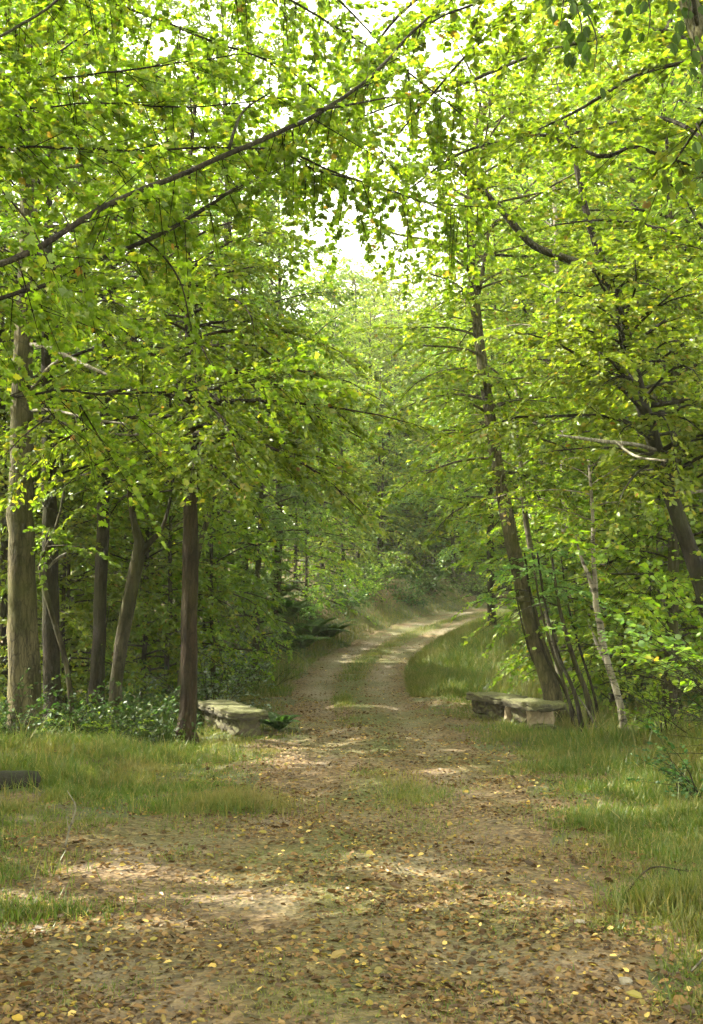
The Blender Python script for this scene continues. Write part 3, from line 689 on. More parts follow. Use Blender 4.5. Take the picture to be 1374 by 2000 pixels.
# the big tree out of frame on the left whose boughs cross the top left of the view
def overhanging_tree():
    rng = np.random.default_rng(77)
    base = np.array([-3.7, 5.6, gz(-3.7, 5.6)])
    e = empty('overhanging_tree', base, 'tree at the left edge whose long dark boughs cross the upper left of the view', 'tree')
    tg = Geo()
    TQ, TR = resample([(-3.7, 5.6, base[2] - .1), (-3.72, 5.6, 1.5), (-3.65, 5.7, 3.2), (-3.6, 5.8, 5.4), (-3.5, 6.0, 8.5), (-3.5, 6, 11)], [.26, .2, .18, .15, .10, .03], 40)
    rough_trunk(tg, TQ, TR, rng)
    link('trunk', tg.mesh('trunk', M['bark_brown'], base), e)
    lv = Leaves(); tw = Geo()
    limbs = [  # (height on the trunk, [(px, py, width, distance)])
        (2.6, [(0, 506, 17, 6.0), (60, 482, 17, 6.1), (130, 440, 16, 6.2), (250, 375, 16, 6.5), (340, 338, 15, 6.7), (440, 295, 15, 6.9), (560, 245, 14, 7.2), (640, 205, 12, 7.5), (730, 140, 9, 7.8), (800, 65, 8, 8.1), (880, -15, 6, 8.4), (960, -110, 4, 8.7)]),
        (2.4, [(0, 577, 12, 6.6), (90, 548, 12, 6.8), (160, 513, 12, 6.9), (310, 452, 12, 7.2), (380, 415, 11, 7.4), (450, 370, 9, 7.5), (520, 330, 8, 7.7), (556, 292, 6, 7.8), (570, 250, 4, 7.9)]),
        (3.3, [(0, 284, 7, 7.2), (120, 287, 7, 7.3), (250, 290, 7, 7.4), (400, 284, 6, 7.6), (480, 284, 6, 7.7), (550, 290, 6, 7.9), (650, 335, 6, 8.1), (720, 355, 5, 8.3), (830, 390, 4, 8.7), (930, 400, 3, 9.0)]),
        (4.2, [(0, 57, 8, 6.4), (50, 28, 8, 6.5), (95, -4, 7, 6.6), (160, -60, 5, 6.8), (260, -140, 3, 7.0)]),
        (3.9, [(-10, 155, 6, 7.0), (60, 152, 6, 7.1), (180, 142, 6, 7.3), (300, 125, 5, 7.5), (370, 115, 4, 7.6), (470, 105, 3, 7.7)]),
        (3.7, [(-10, 222, 5, 7.4), (80, 212, 5, 7.5), (200, 203, 5, 7.6), (330, 212, 5, 7.8), (440, 206, 4, 8.0), (560, 190, 3, 8.1)]),
        (3.6, [(-20, 160, 6, 8.2), (60, 130, 6, 8.4), (130, 85, 5, 8.6), (200, 30, 4, 8.8), (260, -30, 3, 9)]),
        (5.0, [(200, -160, 9, 7.4), (400, -90, 8, 8.0), (560, 0, 7, 8.6), (680, 70, 6, 9.2), (800, 150, 5, 9.8), (900, 230, 3, 10.2)]),
        (5.6, [(150, -320, 9, 8.0), (350, -220, 8, 8.6), (520, -110, 7, 9.2), (640, -10, 6, 9.8), (740, 90, 4, 10.4)]),
        (4.6, [(120, -40, 8, 7.6), (280, 20, 7, 8.2), (430, 80, 6, 8.8), (560, 130, 5, 9.4), (680, 230, 4, 10.0), (760, 300, 3, 10.5)]),
        (2.2, [(-10, 776, 8, 8.0), (70, 766, 8, 8.2), (130, 760, 8, 8.3), (200, 766, 7, 8.5), (290, 762, 7, 8.7), (400, 755, 5, 8.9), (520, 742, 4, 9.2), (620, 742, 3, 9.5)]),
        (2.3, [(-10, 480, 6, 8.4), (100, 540, 6, 8.6), (170, 600, 5, 8.8), (260, 660, 4, 9.0), (330, 735, 3, 9.2)]),
    ]
    side = [[(448, 290, 8, 6.9), (460, 250, 7, 7.0), (478, 215, 5, 7.1), (530, 180, 3, 7.2)], [(620, 215, 7, 7.4), (680, 205, 5, 7.5), (760, 190, 3, 7.7)],
            [(545, 290, 6, 7.9), (600, 325, 5, 8.0), (690, 350, 4, 8.1)], [(265, 455, 4, 7.1), (310, 490, 4, 7.1), (350, 545, 4, 7.2), (370, 620, 3, 7.2)]]
    for z, px in limbs:
        S0 = np.array([np.interp(z, TQ[:, 2], TQ[:, k]) for k in range(3)])
        P = np.array([at(a, b, dd) for a, b, _, dd in px]); R = np.array([wd * .36 * dd / FPX for _, _, wd, dd in px])
        Q, Rq = resample(np.vstack([S0, P]), np.append(R[0] * 1.25, R), 44)
        Q[1:] += np.cumsum(rng.normal(0, .006, (len(Q) - 1, 3)), 0) * .6
        g = Geo(); tube(g, Q, Rq, 8, rng, .12)
        link('limb', g.mesh('limb', M['bark_dark'], base), e)
        vis = Q[8:]
        low = z < 2.35
        spray(rng, tw, lv, vis, .068, .055 if not low else .05, .95 if not low else 1.1, f0=.1 if not low else .4, flat=.8, twig_r=.003, dens=1.6, away=not low)
    for px in side:
        P = np.array([at(a, b, dd) for a, b, _, dd in px]); R = np.array([wd / 2 * dd / FPX for _, _, wd, dd in px])
        Q, Rq = resample(P, R, 14); g = Geo(); tube(g, Q, Rq, 6, rng, .07)
        link('limb', g.mesh('limb', M['bark_dark'], base), e)
        spray(rng, tw, lv, Q, .068, .07, .75, f0=.1, flat=.45, twig_r=.003, dens=1.8, away=True)
    # hanging leaf tip close by at the left edge
    P = np.array([at(-40, 330, 4.6), at(20, 390, 4.6), at(60, 440, 4.6), at(90, 500, 4.6), at(110, 545, 4.6)])
    Q, Rq = resample(P, [.006, .005, .004, .003, .002], 12); tube(tw, Q, Rq, 5)
    spray(rng, tw, lv, Q, .06, .05, .22, f0=.1, flat=.6, twig_r=.002, dens=1.3)
    # upper crown above the frame
    crown_limbs(rng, tw, lv, TQ, TR, 5.6, 10.6, 10, lprof(2.6), .1, .9, .5, .085)
    link('branches', tw.mesh('branches', M['bark_dark'], base), e)
    link('crown', lv.mesh('crown', 'maple', M['leaf_maple'], base, keep_all), e)
overhanging_tree()

# the alder out of frame at the right: its trunk cuts the top right corner
def corner_tree():
    rng = np.random.default_rng(78)
    P = [at(1343, -5, 7.6), at(1374, 92, 7.5)]
    v = P[1] - P[0]
    foot = np.array([4.1, 7.0]); zf = gz(*foot); base = np.array([foot[0], foot[1], zf])
    pts = [(foot[0], foot[1], zf - .1), (3.7, 7.1, 1.5), (2.95, 7.35, 3.7), tuple(P[1]), tuple(P[0]), tuple(P[0] - v * 3), tuple(P[0] - v * 8 + np.array([0, 0, .5]))]
    Q, R = resample(pts, [.15, .11, .085, .068, .063, .05, .015], 46)
    e = empty('alder_tree', base, 'tree whose pale leaning trunk cuts the top right corner, large hanging leaves coloured dark as backlit silhouettes', 'tree')
    g = Geo(); rough_trunk(g, Q, R, rng, 12); link('trunk', g.mesh('trunk', M['bark_grey'], base), e)
    lv = Leaves(); tw = Geo()
    for z, px in [(4.4, [(1374, 120, 9, 7.6), (1300, 130, 8, 7.7), (1240, 148, 8, 7.8), (1195, 175, 7, 7.9), (1130, 215, 6, 8.0), (1080, 240, 4, 8.1), (1030, 262, 3, 8.1)]),
                  (3.6, [(1400, 345, 7, 8.6), (1330, 318, 8, 8.6), (1285, 302, 8, 8.6), (1230, 286, 8, 8.6), (1200, 302, 9, 8.6), (1170, 305, 9, 8.6), (1130, 287, 7, 8.7), (1090, 276, 6, 8.7), (1083, 255, 4, 8.7), (1100, 225, 3, 8.7)]),
                  (5.0, [(1330, -60, 10, 8.4), (1200, -40, 9, 8.8), (1050, 10, 8, 9.2), (930, 90, 6, 9.6), (840, 190, 4, 10.0), (780, 260, 3, 10.2)]),
                  (5.4, [(1250, -200, 10, 8.8), (1080, -150, 9, 9.2), (900, -60, 8, 9.8), (770, 40, 6, 10.4), (700, 140, 3, 10.8)]),
                  (4.8, [(1250, 60, 9, 9.2), (1050, 105, 8, 9.8), (900, 165, 7, 10.4), (780, 200, 5, 11.0), (690, 235, 3, 11.4)]),
                  (4.2, [(1250, 230, 8, 9.0), (1120, 260, 7, 9.6), (1000, 270, 6, 10.2), (880, 310, 5, 10.8), (800, 370, 3, 11.2)]),
                  (3.1, [(1440, 520, 9, 8.8), (1350, 470, 8, 9.2), (1260, 440, 7, 9.6), (1170, 430, 5, 10.0), (1080, 440, 3, 10.4)])]:
        S0 = np.array([np.interp(z, Q[:, 2], Q[:, k]) for k in range(3)])
        LP = np.array([at(a, b, dd) for a, b, _, dd in px]); LR = np.array([wd / 2 * dd / FPX for _, _, wd, dd in px])
        LQ, LRq = resample(np.vstack([S0, LP]), np.append(LR[0], LR), 40)
        g = Geo(); tube(g, LQ, LRq, 7, rng, .1); link('limb', g.mesh('limb', M['bark_dark'], base), e)
        spray(rng, tw, lv, LQ, .062, .07, .7, f0=.15, flat=.5, twig_r=.003, dens=1.7)
    hang = Leaves()
    for (px, py, d, n) in [(1085, 10, 5.6, 7), (1120, 70, 5.6, 8), (1150, 100, 5.6, 9), (1255, 40, 5.8, 8), (1340, 70, 5.6, 10), (1370, 330, 5.6, 8), (1330, 20, 5.4, 8), (1360, 150, 5.6, 7)]:
        a = at(px - 10, py - 90, d); b = at(px + 10, py + 40, d); tube(tw, *resample([a, (a + b) / 2 + np.array([.04, 0, 0]), b], [.005, .004, .002], 8), k=5)
        t = rng.random(n)[:, None]; Pp = a + (b - a) * t + rng.normal(0, .05, (n, 3)); m = n
        hang.add(Pp, np.c_[rng.normal(0, .35, (m, 2)), -np.ones(m)], np.c_[rng.normal(0, .4, m), -np.ones(m), rng.normal(.2, .3, m)], rng.uniform(.06, .085, m))
    crown_limbs(rng, tw, lv, Q, R, 4.9, Q[-1, 2] - .1, 16, lprof(2.0), .1, .7, .5, .075)
    link('branches', tw.mesh('branches', M['bark_dark'], base), e)
    link('crown', lv.mesh('crown', 'round', M['leaf_light'], base, keep_all), e)
    link('hanging_leaves', hang.mesh('hanging_leaves', 'ovate', M['leaf_silhouette'], base), e)
corner_tree()

# ------------------------------------------------------------------ the trees of the wood: five kinds, then copies
def kind_tree(seed, H, r0, cs, R, n, bark, leafm, ls, droop, e0=.05, e1=.9, spacing=.17, lean=.03, leaf='diamond', peak=.35, bl=1.0, flat=.8):
    rng = np.random.default_rng(seed)
    pts = [(0, 0, -.15)]; x = y = 0
    for i in range(1, 9):
        x += rng.normal(0, lean) * H / 8; y += rng.normal(0, lean) * H / 8; pts.append((x, y, H * i / 8))
    Q, Rq = resample(pts, np.interp(np.linspace(0, 1, 9), [0, .5, 1], [r0, r0 * .62, .012]), int(H / .3) + 8)
    Rq = Rq * (1 + .5 * np.exp(-np.maximum(Q[:, 2], 0) / .18))
    tg = Geo(); rough_trunk(tg, Q, Rq, rng, 10); lv = Leaves(); bg_ = Geo()
    crown_limbs(rng, bg_, lv, Q, Rq, cs, H * .97, n, lprof(R, peak, .45), e0, e1, droop, ls, spacing=spacing, bl_max=bl, flat=flat, kz=4)
    return dict(trunk=tg.mesh('trunk', M[bark]), branches=bg_.mesh('branches', M[bark]), crown=lv.mesh('crown', leaf, M[leafm]), leaves=lv, leaf=leaf, mat=leafm)
KINDS = {
    'tall': kind_tree(101, 17, .19, 4.0, 3.4, 74, 'bark_grey', 'leaf_green', .135, .6, e0=.2, e1=1.0, bl=1.2, flat=.85),
    'mid': kind_tree(102, 11, .12, 1.7, 2.7, 64, 'bark_brown', 'leaf_green', .125, .7, e0=.15, bl=1.1, flat=.85),
    'light': kind_tree(103, 12, .12, 1.8, 2.7, 66, 'bark_grey', 'leaf_light', .125, .65, e0=.2, bl=1.1, flat=.85),
    'birch': kind_tree(104, 12, .085, 3.2, 1.8, 50, 'bark_birch', 'leaf_light', .10, .9, e0=.3),
    'low': kind_tree(105, 5.2, .04, .4, 1.7, 44, 'bark_grey', 'leaf_light', .095, .6, spacing=.15),
    'cool': kind_tree(106, 9, .09, 1.0, 2.2, 60, 'bark_grey', 'leaf_cool', .105, .7, spacing=.15),
}
CAT = {'tall': ('tree', 'tree'), 'mid': ('tree', 'tree'), 'light': ('tree', 'tree'), 'birch': ('birch_tree', 'tree'), 'low': ('sapling', 'sapling'), 'cool': ('tree', 'tree')}
prng = np.random.default_rng(5)
KPHRASE = {'tall': 'tall grey-trunked tree with high leafy crown', 'mid': 'mid-sized brown-trunked tree leafy to near the ground', 'light': 'yellow-green leafy tree with slender grey trunk', 'birch': 'slim white-barked birch',
           'low': 'low bushy sapling', 'cool': 'small cool green leafy tree'}
KGROUP = {'tall': 'tall trees', 'mid': 'mid-sized trees', 'light': 'yellow-green trees', 'birch': 'birches', 'low': 'bushy saplings', 'cool': 'cool green trees'}
def place(kind, x, y, scale=1.0, label='', group=None, filt=False, lean=0.0, lean_az=0.0):
    s0 = path_s(x, y)[0][0]
    if abs(s0) < 1.9 and y > 30: y += 3.0 if s0 < 0 else -2.0
    K = KINDS[kind]; rz = prng.uniform(0, 2*PI)
    label = KPHRASE[kind] + ' ' + label; group = KGROUP[kind] + ' ' + group
    e = empty(CAT[kind][0], (x, y, gz(x, y)), label, CAT[kind][1], group)
    e.rotation_euler = (lean * math.cos(lean_az), lean * math.sin(lean_az), rz); e.scale = (scale,) * 3
    link('trunk', K['trunk'], e); link('branches', K['branches'], e)
    if not filt: link('crown', K['crown'], e)
    else:
        c, s_ = math.cos(rz), math.sin(rz); b = np.array([x, y, gz(x, y)])
        def kf(P):
            Wp = np.c_[P[:, 0]*c - P[:, 1]*s_, P[:, 0]*s_ + P[:, 1]*c, P[:, 2]] * scale + b
            return keep_all(Wp)
        link('crown', K['leaves'].mesh('crown', K['leaf'], M[K['mat']], (0, 0, 0), kf), e)
    return e
def place_px(kind, px, d, *a, **k): return place(kind, (px - 687) / FPX * d, d, *a, **k)

GL = 'deep in the wood left of the track'
GR = 'deep in the wood right of the track'
BEND = [('low', px_, d_, sc_) for px_, d_, sc_ in [(565, 43, 1.7), (605, 46, 2.0), (645, 51, 2.2), (685, 54, 2.4), (725, 58, 2.6), (750, 52, 2.0), (790, 55, 2.4), (830, 53, 2.2), (865, 57, 2.6), (900, 52, 2.1), (935, 50, 1.9), (970, 53, 2.2), (1000, 50, 1.9), (810, 49.5, 1.5), (875, 49.5, 1.5), (700, 47, 1.4), (1020, 56, 2.4), (760, 62, 2.8), (640, 60, 2.8)]]
GC = 'round the bend of the track'
LL = 'deep behind the left trunks'
LR = 'behind the right thicket'
LC = 'beyond the bend of the track'
for kd, px, d, s_ in [('tall', -120, 18, 1.0), ('mid', 20, 20, 1.0), ('low', 140, 18, 1.0), ('tall', 150, 25, 1.0), ('low', 285, 18.5, 1.1), ('mid', 300, 22, 1.05), ('low', 420, 20, 1.1), ('tall', 430, 26, .95), ('cool', 500, 22, .75),
                      ('mid', 540, 29, 1.0), ('mid', 470, 36, 1.0), ('mid', 330, 32, 1.1), ('tall', 60, 31, 1.1), ('mid', -60, 24, 1.1), ('mid', 215, 27, 1.0), ('light', 540, 46, 1.1), ('mid', 390, 29.5, 1.0), ('low', 60, 17, .9), ('cool', 480, 27, 1.0), ('low', 240, 21, 1.2)]:
    place_px(kd, px, d, s_, LL, GL, filt=True)
for kd, px, d, s_ in [('low', 130, 17.2, .95), ('low', 30, 18.5, 1.0), ('low', 190, 18.6, 1.1), ('low', 330, 19, 1.1), ('cool', 120, 22, .8), ('low', 400, 23, 1.3), ('low', -40, 17, 1.2), ('low', 250, 24, 1.3), ('cool', 350, 26, .9)]:
    place_px(kd, px, d, s_, LL, GL, filt=True)
for kd, px, d, s_ in [('tall', 690, 58, .85), ('tall', 840, 60, .8), ('light', 770, 56, 1.05), ('light', 720, 47, .9), ('light', 760, 47, .85), ('low', 580, 36, 1.5), ('low', 630, 41, 1.6), ('cool', 670, 43, .8), ('low', 700, 49, 1.8), ('low', 770, 49, 1.8), ('cool', 780, 46, .7), ('light', 660, 58, 1.0), ('light', 740, 62, 1.0), ('light', 810, 60, 1.0), ('low', 520, 40, 1.6), ('light', 700, 53, .85), ('cool', 840, 49, .9)]:
    place_px(kd, px, d, s_, LC, GC, filt=True)
for kd, px, d, s_ in BEND: place_px(kd, px, d, s_, 'beyond the bend of the track', GC, filt=True)
for kd, px, d, s_ in [('low', 745, 43, 1.5), ('low', 668, 39, 1.3), ('cool', 742, 44, .8), ('low', 690, 45, 1.2), ('low', 600, 31, 1.0), ('mid', 655, 48, .95), ('low', 830, 47, 1.5), ('low', 900, 46, 1.5),
                      ('cool', 800, 51, 1.15), ('mid', 880, 54, 1.0), ('cool', 730, 55, 1.2), ('low', 850, 44.5, 1.0), ('low', 960, 46.5, 1.3), ('light', 940, 52, 1.0), ('mid', 620, 56, 1.2)]:
    place_px(kd, px, d, s_, LC, GC)
for kd, px, d, s_ in [('light', 1015, 31, 1.05), ('light', 1060, 25, 1.15), ('birch', 1105, 21, 1.0), ('tall', 1165, 28, 1.05), ('low', 1190, 18, 1.15), ('light', 1255, 22, 1.1), ('low', 1320, 16.5, 1.1), ('tall', 1345, 23, 1.1),
                      ('light', 1440, 16, 1.15), ('tall', 1420, 27, 1.1), ('tall', 1000, 40, 1.1), ('light', 1090, 36, 1.2), ('tall', 1200, 42, 1.1), ('light', 1290, 34, 1.2), ('low', 1120, 19, 1.0), ('tall', 1330, 44, 1.2), 
                      ('low', 1210, 17.6, 1.4), ('light', 1300, 15.5, .8), ('light', 960, 29, .9), ('cool', 1090, 29, 1.0), ('birch', 1150, 24, 1.1), ('birch', 1220, 26, 1.0), ('cool', 900, 40, 1.0), ('low', 1250, 18.5, 1.0), ('low', 1390, 18, 1.2)]:
    place_px(kd, px, d, s_, LR, GR)
# unseen trees added left of the frame so their crowns shade the near track
for kd, x, y, s_ in [('tall', -7.5, 2.6, .9), ('mid', -6.4, 8.9, .95), ('tall', -9.8, 4.6, 1.0), ('mid', -8.5, 10.6, 1.0), ('tall', -12.5, 6.2, 1.0), ('mid', -5.6, 1.0, .95), ('mid', -6.7, 5.75, .95), ('mid', -4.9, 3.4, .8), ('tall', -10, 0.5, 1.0), ('tall', -13, 10.6, .9), ('mid', -7.4, 11.8, 1.0), ('tall', -8.8, 6.3, .85)]:
    place(kd, x, y, s_, 'added unseen past the left edge to shade the track', 'just past the left edge', filt=True)

# the far wood that closes every view
def far_woods():
    rng = np.random.default_rng(61); L = Leaves(); g = Geo()
    n = 1300
    for i in range(n):
        a = rng.uniform(-1.25, 1.25); r = rng.uniform(56, 92)
        x, y = r * math.sin(a), r * math.cos(a); z = gz(x, y)
        px = 687 + x / y * FPX
        top = rng.uniform(9, 22) if not (640 < px < 900) else rng.uniform(5, 10)
        hc = z + rng.uniform(.5, top); rr = rng.uniform(1.3, 2.6); m = 190
        v = rng.normal(0, 1, (m, 3)); v = norm(v) * rng.random((m, 1))**.4 * np.array([rr, rr, rr * .6])
        L.add(np.array([x, y, hc]) + v, rng.normal(0, 1, (m, 3)), np.c_[rng.normal(0, .6, (m, 2)), np.ones(m)], rng.uniform(.22, .42, m))
        if i % 3 == 0: tube(g, np.array([[x, y, z - .2], [x + rng.normal(0, .3), y, z + top * .5], [x + rng.normal(0, .5), y, z + top]]), [.16, .1, .03], 5)
    P, D, Nn, S = L.cat(); V, f = leaf_arrays(P, D, Nn, S, 'diamond')
    GV, gf = g.arrays()
    f = f + [(F + len(V), 1) for F, _ in gf]
    tag(link('far_woods', mesh_np('far_woods', np.vstack([V, GV]), f, [M['leaf_light'], M['bark_grey']], smooth=False)), 'far mass of pale green woodland closing the view beyond the bend', 'woods', kind='stuff')
far_woods()

# ------------------------------------------------------------------ undergrowth, shrubs, ferns
def undergrowth():
    rng = np.random.default_rng(62); L = Leaves()
    n = 5200
    y = 13.8 * (46 / 13.8) ** rng.random(n); x = rng.uniform(-1.2, 1.2, n) * vis_x(y)
    s, py = path_s(x, y); k = np.abs(s) > np.where(s < 0, np.where(y < 20, 2.3, 2.0), np.where(y < 20, 4.0, 3.4))
    x, y = x[k], y[k]; z = ground_z(x, y)
    for a, b, c in zip(x, y, z):
        m = rng.integers(9, 22); r = rng.uniform(.15, .45)
        v = rng.normal(0, r * .6, (m, 3)); v[:, 2] = np.abs(v[:, 2]) * 1.0
        L.add(np.array([a, b, c + .02]) + v, rng.normal(0, 1, (m, 3)), np.c_[rng.normal(0, .5, (m, 2)), np.ones(m)], rng.uniform(.05, .10, m))
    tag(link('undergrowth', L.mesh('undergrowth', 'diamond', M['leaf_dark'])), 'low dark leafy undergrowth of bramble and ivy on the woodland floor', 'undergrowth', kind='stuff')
undergrowth()

def foot_growth():
    rng = np.random.default_rng(63); L = Leaves()
    n = 420; x = rng.uniform(-4.8, -1.75, n); y = rng.uniform(12.7, 15.6, n)
    k = ~((x > -2.0) & (y > 13)); x, y = x[k], y[k]
    for a, b, c in zip(x, y, ground_z(x, y)):
        m = rng.integers(25, 60); r = rng.uniform(.10, .28); h = rng.uniform(.10, .50) * (.6 + .5*math.sin(2.3*a + 1.1))
        v = rng.normal(0, r * .7, (m, 3)); v[:, 2] = rng.random(m) * max(h, .08)
        L.add(np.array([a, b, c + .02]) + v, rng.normal(0, 1, (m, 3)), np.c_[rng.normal(0, .5, (m, 2)), np.ones(m)], rng.uniform(.025, .06, m))
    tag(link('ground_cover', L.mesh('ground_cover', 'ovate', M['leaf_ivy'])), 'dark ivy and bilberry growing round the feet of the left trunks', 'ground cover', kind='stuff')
foot_growth()

def shrub(name, cat, x, y, h, r, leafm, label, seed, ls=.055, n=26, leaf='ovate', group=None, dens=1.0):
    rng = np.random.default_rng(seed); base = np.array([x, y, gz(x, y)])
    e = empty(name, base, label, cat, group)
    st = Geo(); lv = Leaves()
    for i in range(n):
        a = rng.uniform(0, 2*PI); el = rng.uniform(.45, 1.45)
        P = limb_curve(rng, base + np.array([rng.normal(0, .12*r), rng.normal(0, .12*r), -.03]), a, el, rng.uniform(.5, 1.05) * math.hypot(h * math.sin(el), r * math.cos(el)), rng.uniform(.3, .9), 6, .15)
        tube(st, P, np.linspace(.006, .002, 6), 5, cap=False)
        spray(rng, st, lv, P, ls, .085, .4, f0=.25, flat=.5, twig_r=.003, dens=dens)
    link('stems', st.mesh('stems', M['bark_dark'], base), e)
    kp = keep_ride if name != 'hazel_bush' else (lambda P: keep_ride(P) & (P[:, 2] > 1.05 + .25*np.sin(3*P[:, 0] + 2*P[:, 1])))
    link('foliage', lv.mesh('foliage', leaf, M[leafm], base, kp), e)
    return e
def shrub_px(name, cat, px, d, *a, **k): return shrub(name, cat, (px - 687) / FPX * d, d, *a, **k)
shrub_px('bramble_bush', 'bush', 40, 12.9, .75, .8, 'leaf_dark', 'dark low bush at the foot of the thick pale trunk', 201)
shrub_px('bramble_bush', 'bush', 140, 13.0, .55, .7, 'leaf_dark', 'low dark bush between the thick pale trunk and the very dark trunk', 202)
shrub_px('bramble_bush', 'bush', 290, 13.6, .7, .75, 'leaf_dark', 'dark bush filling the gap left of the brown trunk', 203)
shrub_px('holly_bush', 'bush', 425, 16.2, 1.3, .7, 'leaf_holly', 'glossy dark holly bush behind the left parapet', 204, ls=.06)
shrub_px('holly_bush', 'bush', 505, 20.5, 1.2, .9, 'leaf_holly', 'glossy holly bush on the left verge beyond the parapet', 205, ls=.07)
shrub_px('hazel_bush', 'bush', 1475, 11.4, 3.2, 1.6, 'leaf_light', 'tall hazel bush with bright sunlit leaves at the right edge', 206, ls=.075, n=46, leaf='round')
shrub_px('hazel_bush', 'bush', 1540, 9.9, 2.6, .9, 'leaf_cool', 'nearest leafy bush half cut off by the right edge', 207, ls=.075, n=30, leaf='round')
shrub_px('bramble_bush', 'bush', 1365, 9.2, .42, .5, 'leaf_dark', 'low bramble in the long grass below the hazel bush', 208, ls=.05)
shrub_px('bramble_bush', 'bush', 1290, 12.8, .75, .7, 'leaf_light', 'low leafy bush just right of the leaning white birch', 209)
shrub_px('bramble_bush', 'bush', 1040, 23, .5, .7, 'leaf_cool', 'rounded low bush on the grassy hump by the leaning tree', 210, ls=.07)
BANK = [(20, 1.9, .6, .8, 'leaf_cool', 'small cool green bush on the left verge between the parapet and the ferns'), (25, 2.1, .7, .9, 'leaf_dark', 'dark low bush on the left verge in front of the ferns'),
        (30, 2.3, .8, 1.0, 'leaf_cool', 'cool green bush on the left bank just beyond the ferns'), (33, 2.2, .9, 1.1, 'leaf_dark', 'dark bush on the left bank where the track starts to turn'), (35.5, 2.6, 1.1, 1.2, 'leaf_green', 'mid green bush high on the left bank inside the start of the bend'),
        (37.5, 1.9, .9, 1.1, 'leaf_dark', 'dark rounded bush on the outer bank of the bend, nearest of a row'), (39.5, 2.2, 1.1, 1.2, 'leaf_dark', 'dark rounded bush on the outer bank of the bend, second of a row'), (41.3, 2.0, 1.0, 1.2, 'leaf_cool', 'cool green bush on the outer bank of the bend, third of a row'),
        (43, 2.2, 1.2, 1.3, 'leaf_dark', 'dark rounded bush on the outer bank of the bend, fourth of a row'), (44.8, 2.1, 1.2, 1.4, 'leaf_green', 'green bush beside the track where it leaves the picture'), (46, 2.4, 1.3, 1.5, 'leaf_dark', 'dark bush at the far end of the row along the bend'),
        (38.5, 3.8, 1.4, 1.5, 'leaf_cool', 'large pale bush higher on the outer bank, behind the nearest of the row'), (42, 3.9, 1.5, 1.6, 'leaf_green', 'large green bush higher on the outer bank, behind the third of the row')]
for q, (by, off_, bh, br, bm, bl) in enumerate(BANK):
    i_ = int(np.abs(PATHD[:, 1] - by).argmin()); bp = PATHD[i_] - PATHN[i_] * off_
    shrub('bank_bush', 'bush', bp[0], bp[1], bh, br, bm, bl, 240 + q, ls=.11 if by > 29 else .065, n=36)
shrub_px('bramble_bush', 'bush', 200, 13.1, .45, .6, 'leaf_green', 'small green bush at the foot of the very dark trunk', 211)

def fern(x, y, size, label, seed, group=None):
    rng = np.random.default_rng(seed); base = np.array([x, y, gz(x, y)])
    e = empty('fern', base, label, 'fern', group)
    nf = 11
    for i in range(nf):
        a = 2*PI*i/nf + rng.normal(0, .2); P = limb_curve(rng, base, a, rng.uniform(.95, 1.3), 1.15 * size * rng.uniform(.8, 1.15), 1.5, 12, .04)
        T = norm(np.gradient(P, axis=0)); lat = norm(np.cross(T, [0, 0, 1]))
        L = Leaves(); m = 26
        f = np.linspace(.15, 1, m); ii = f * 11
        Pm = np.stack([np.interp(ii, np.arange(12), P[:, k]) for k in range(3)], 1); Tm = np.stack([np.interp(ii, np.arange(12), T[:, k]) for k in range(3)], 1); Lm = np.stack([np.interp(ii, np.arange(12), lat[:, k]) for k in range(3)], 1)
        ln = size * .24 * np.sin(PI * np.clip(.12 + .88 * f, 0, 1))**.8 + .01
        for sg in (1, -1): L.add(Pm, Lm * sg + Tm * .35 + np.array([0, 0, -.15]), np.cross(Tm, Lm) * -1 + rng.normal(0, .12, (m, 3)), ln)
        Pl, D, Nn, S = L.cat(); V, fc = leaf_arrays(Pl - base, D, Nn, S, 'diamond')
        g = Geo(); tube(g, P - base, np.linspace(.006, .002, 12), 4); GV, gf = g.arrays()
        link('frond', mesh_np('frond', np.vstack([V, GV]), fc + [(F + len(V), 0) for F, _ in gf], M['leaf_fern'], smooth=False), e)
FERN = [(560, 29, .9, 'large green fern on the left bank, leftmost of the clump'), (600, 28, 1.0, 'large green fern in the middle of the clump on the left bank'), (640, 29.5, .85, 'green fern at the right of the clump on the left bank'),
        (585, 26.5, .8, 'low fern nearest the track below the bank clump'), (548, 14.3, .36, 'small fern between the left parapet and the track'), (800, 42, .9, 'fern at the dark foot of the bank beside the bend'), (860, 44, .8, 'fern under the low boughs where the track disappears'),
        (545, 31.5, .9, 'fern half hidden behind the clump on the left bank')]
for i, (px, d, s_, lb) in enumerate(FERN): fern((px - 687) / FPX * d, d, s_, lb, 300 + i, 'ferns beside the track')

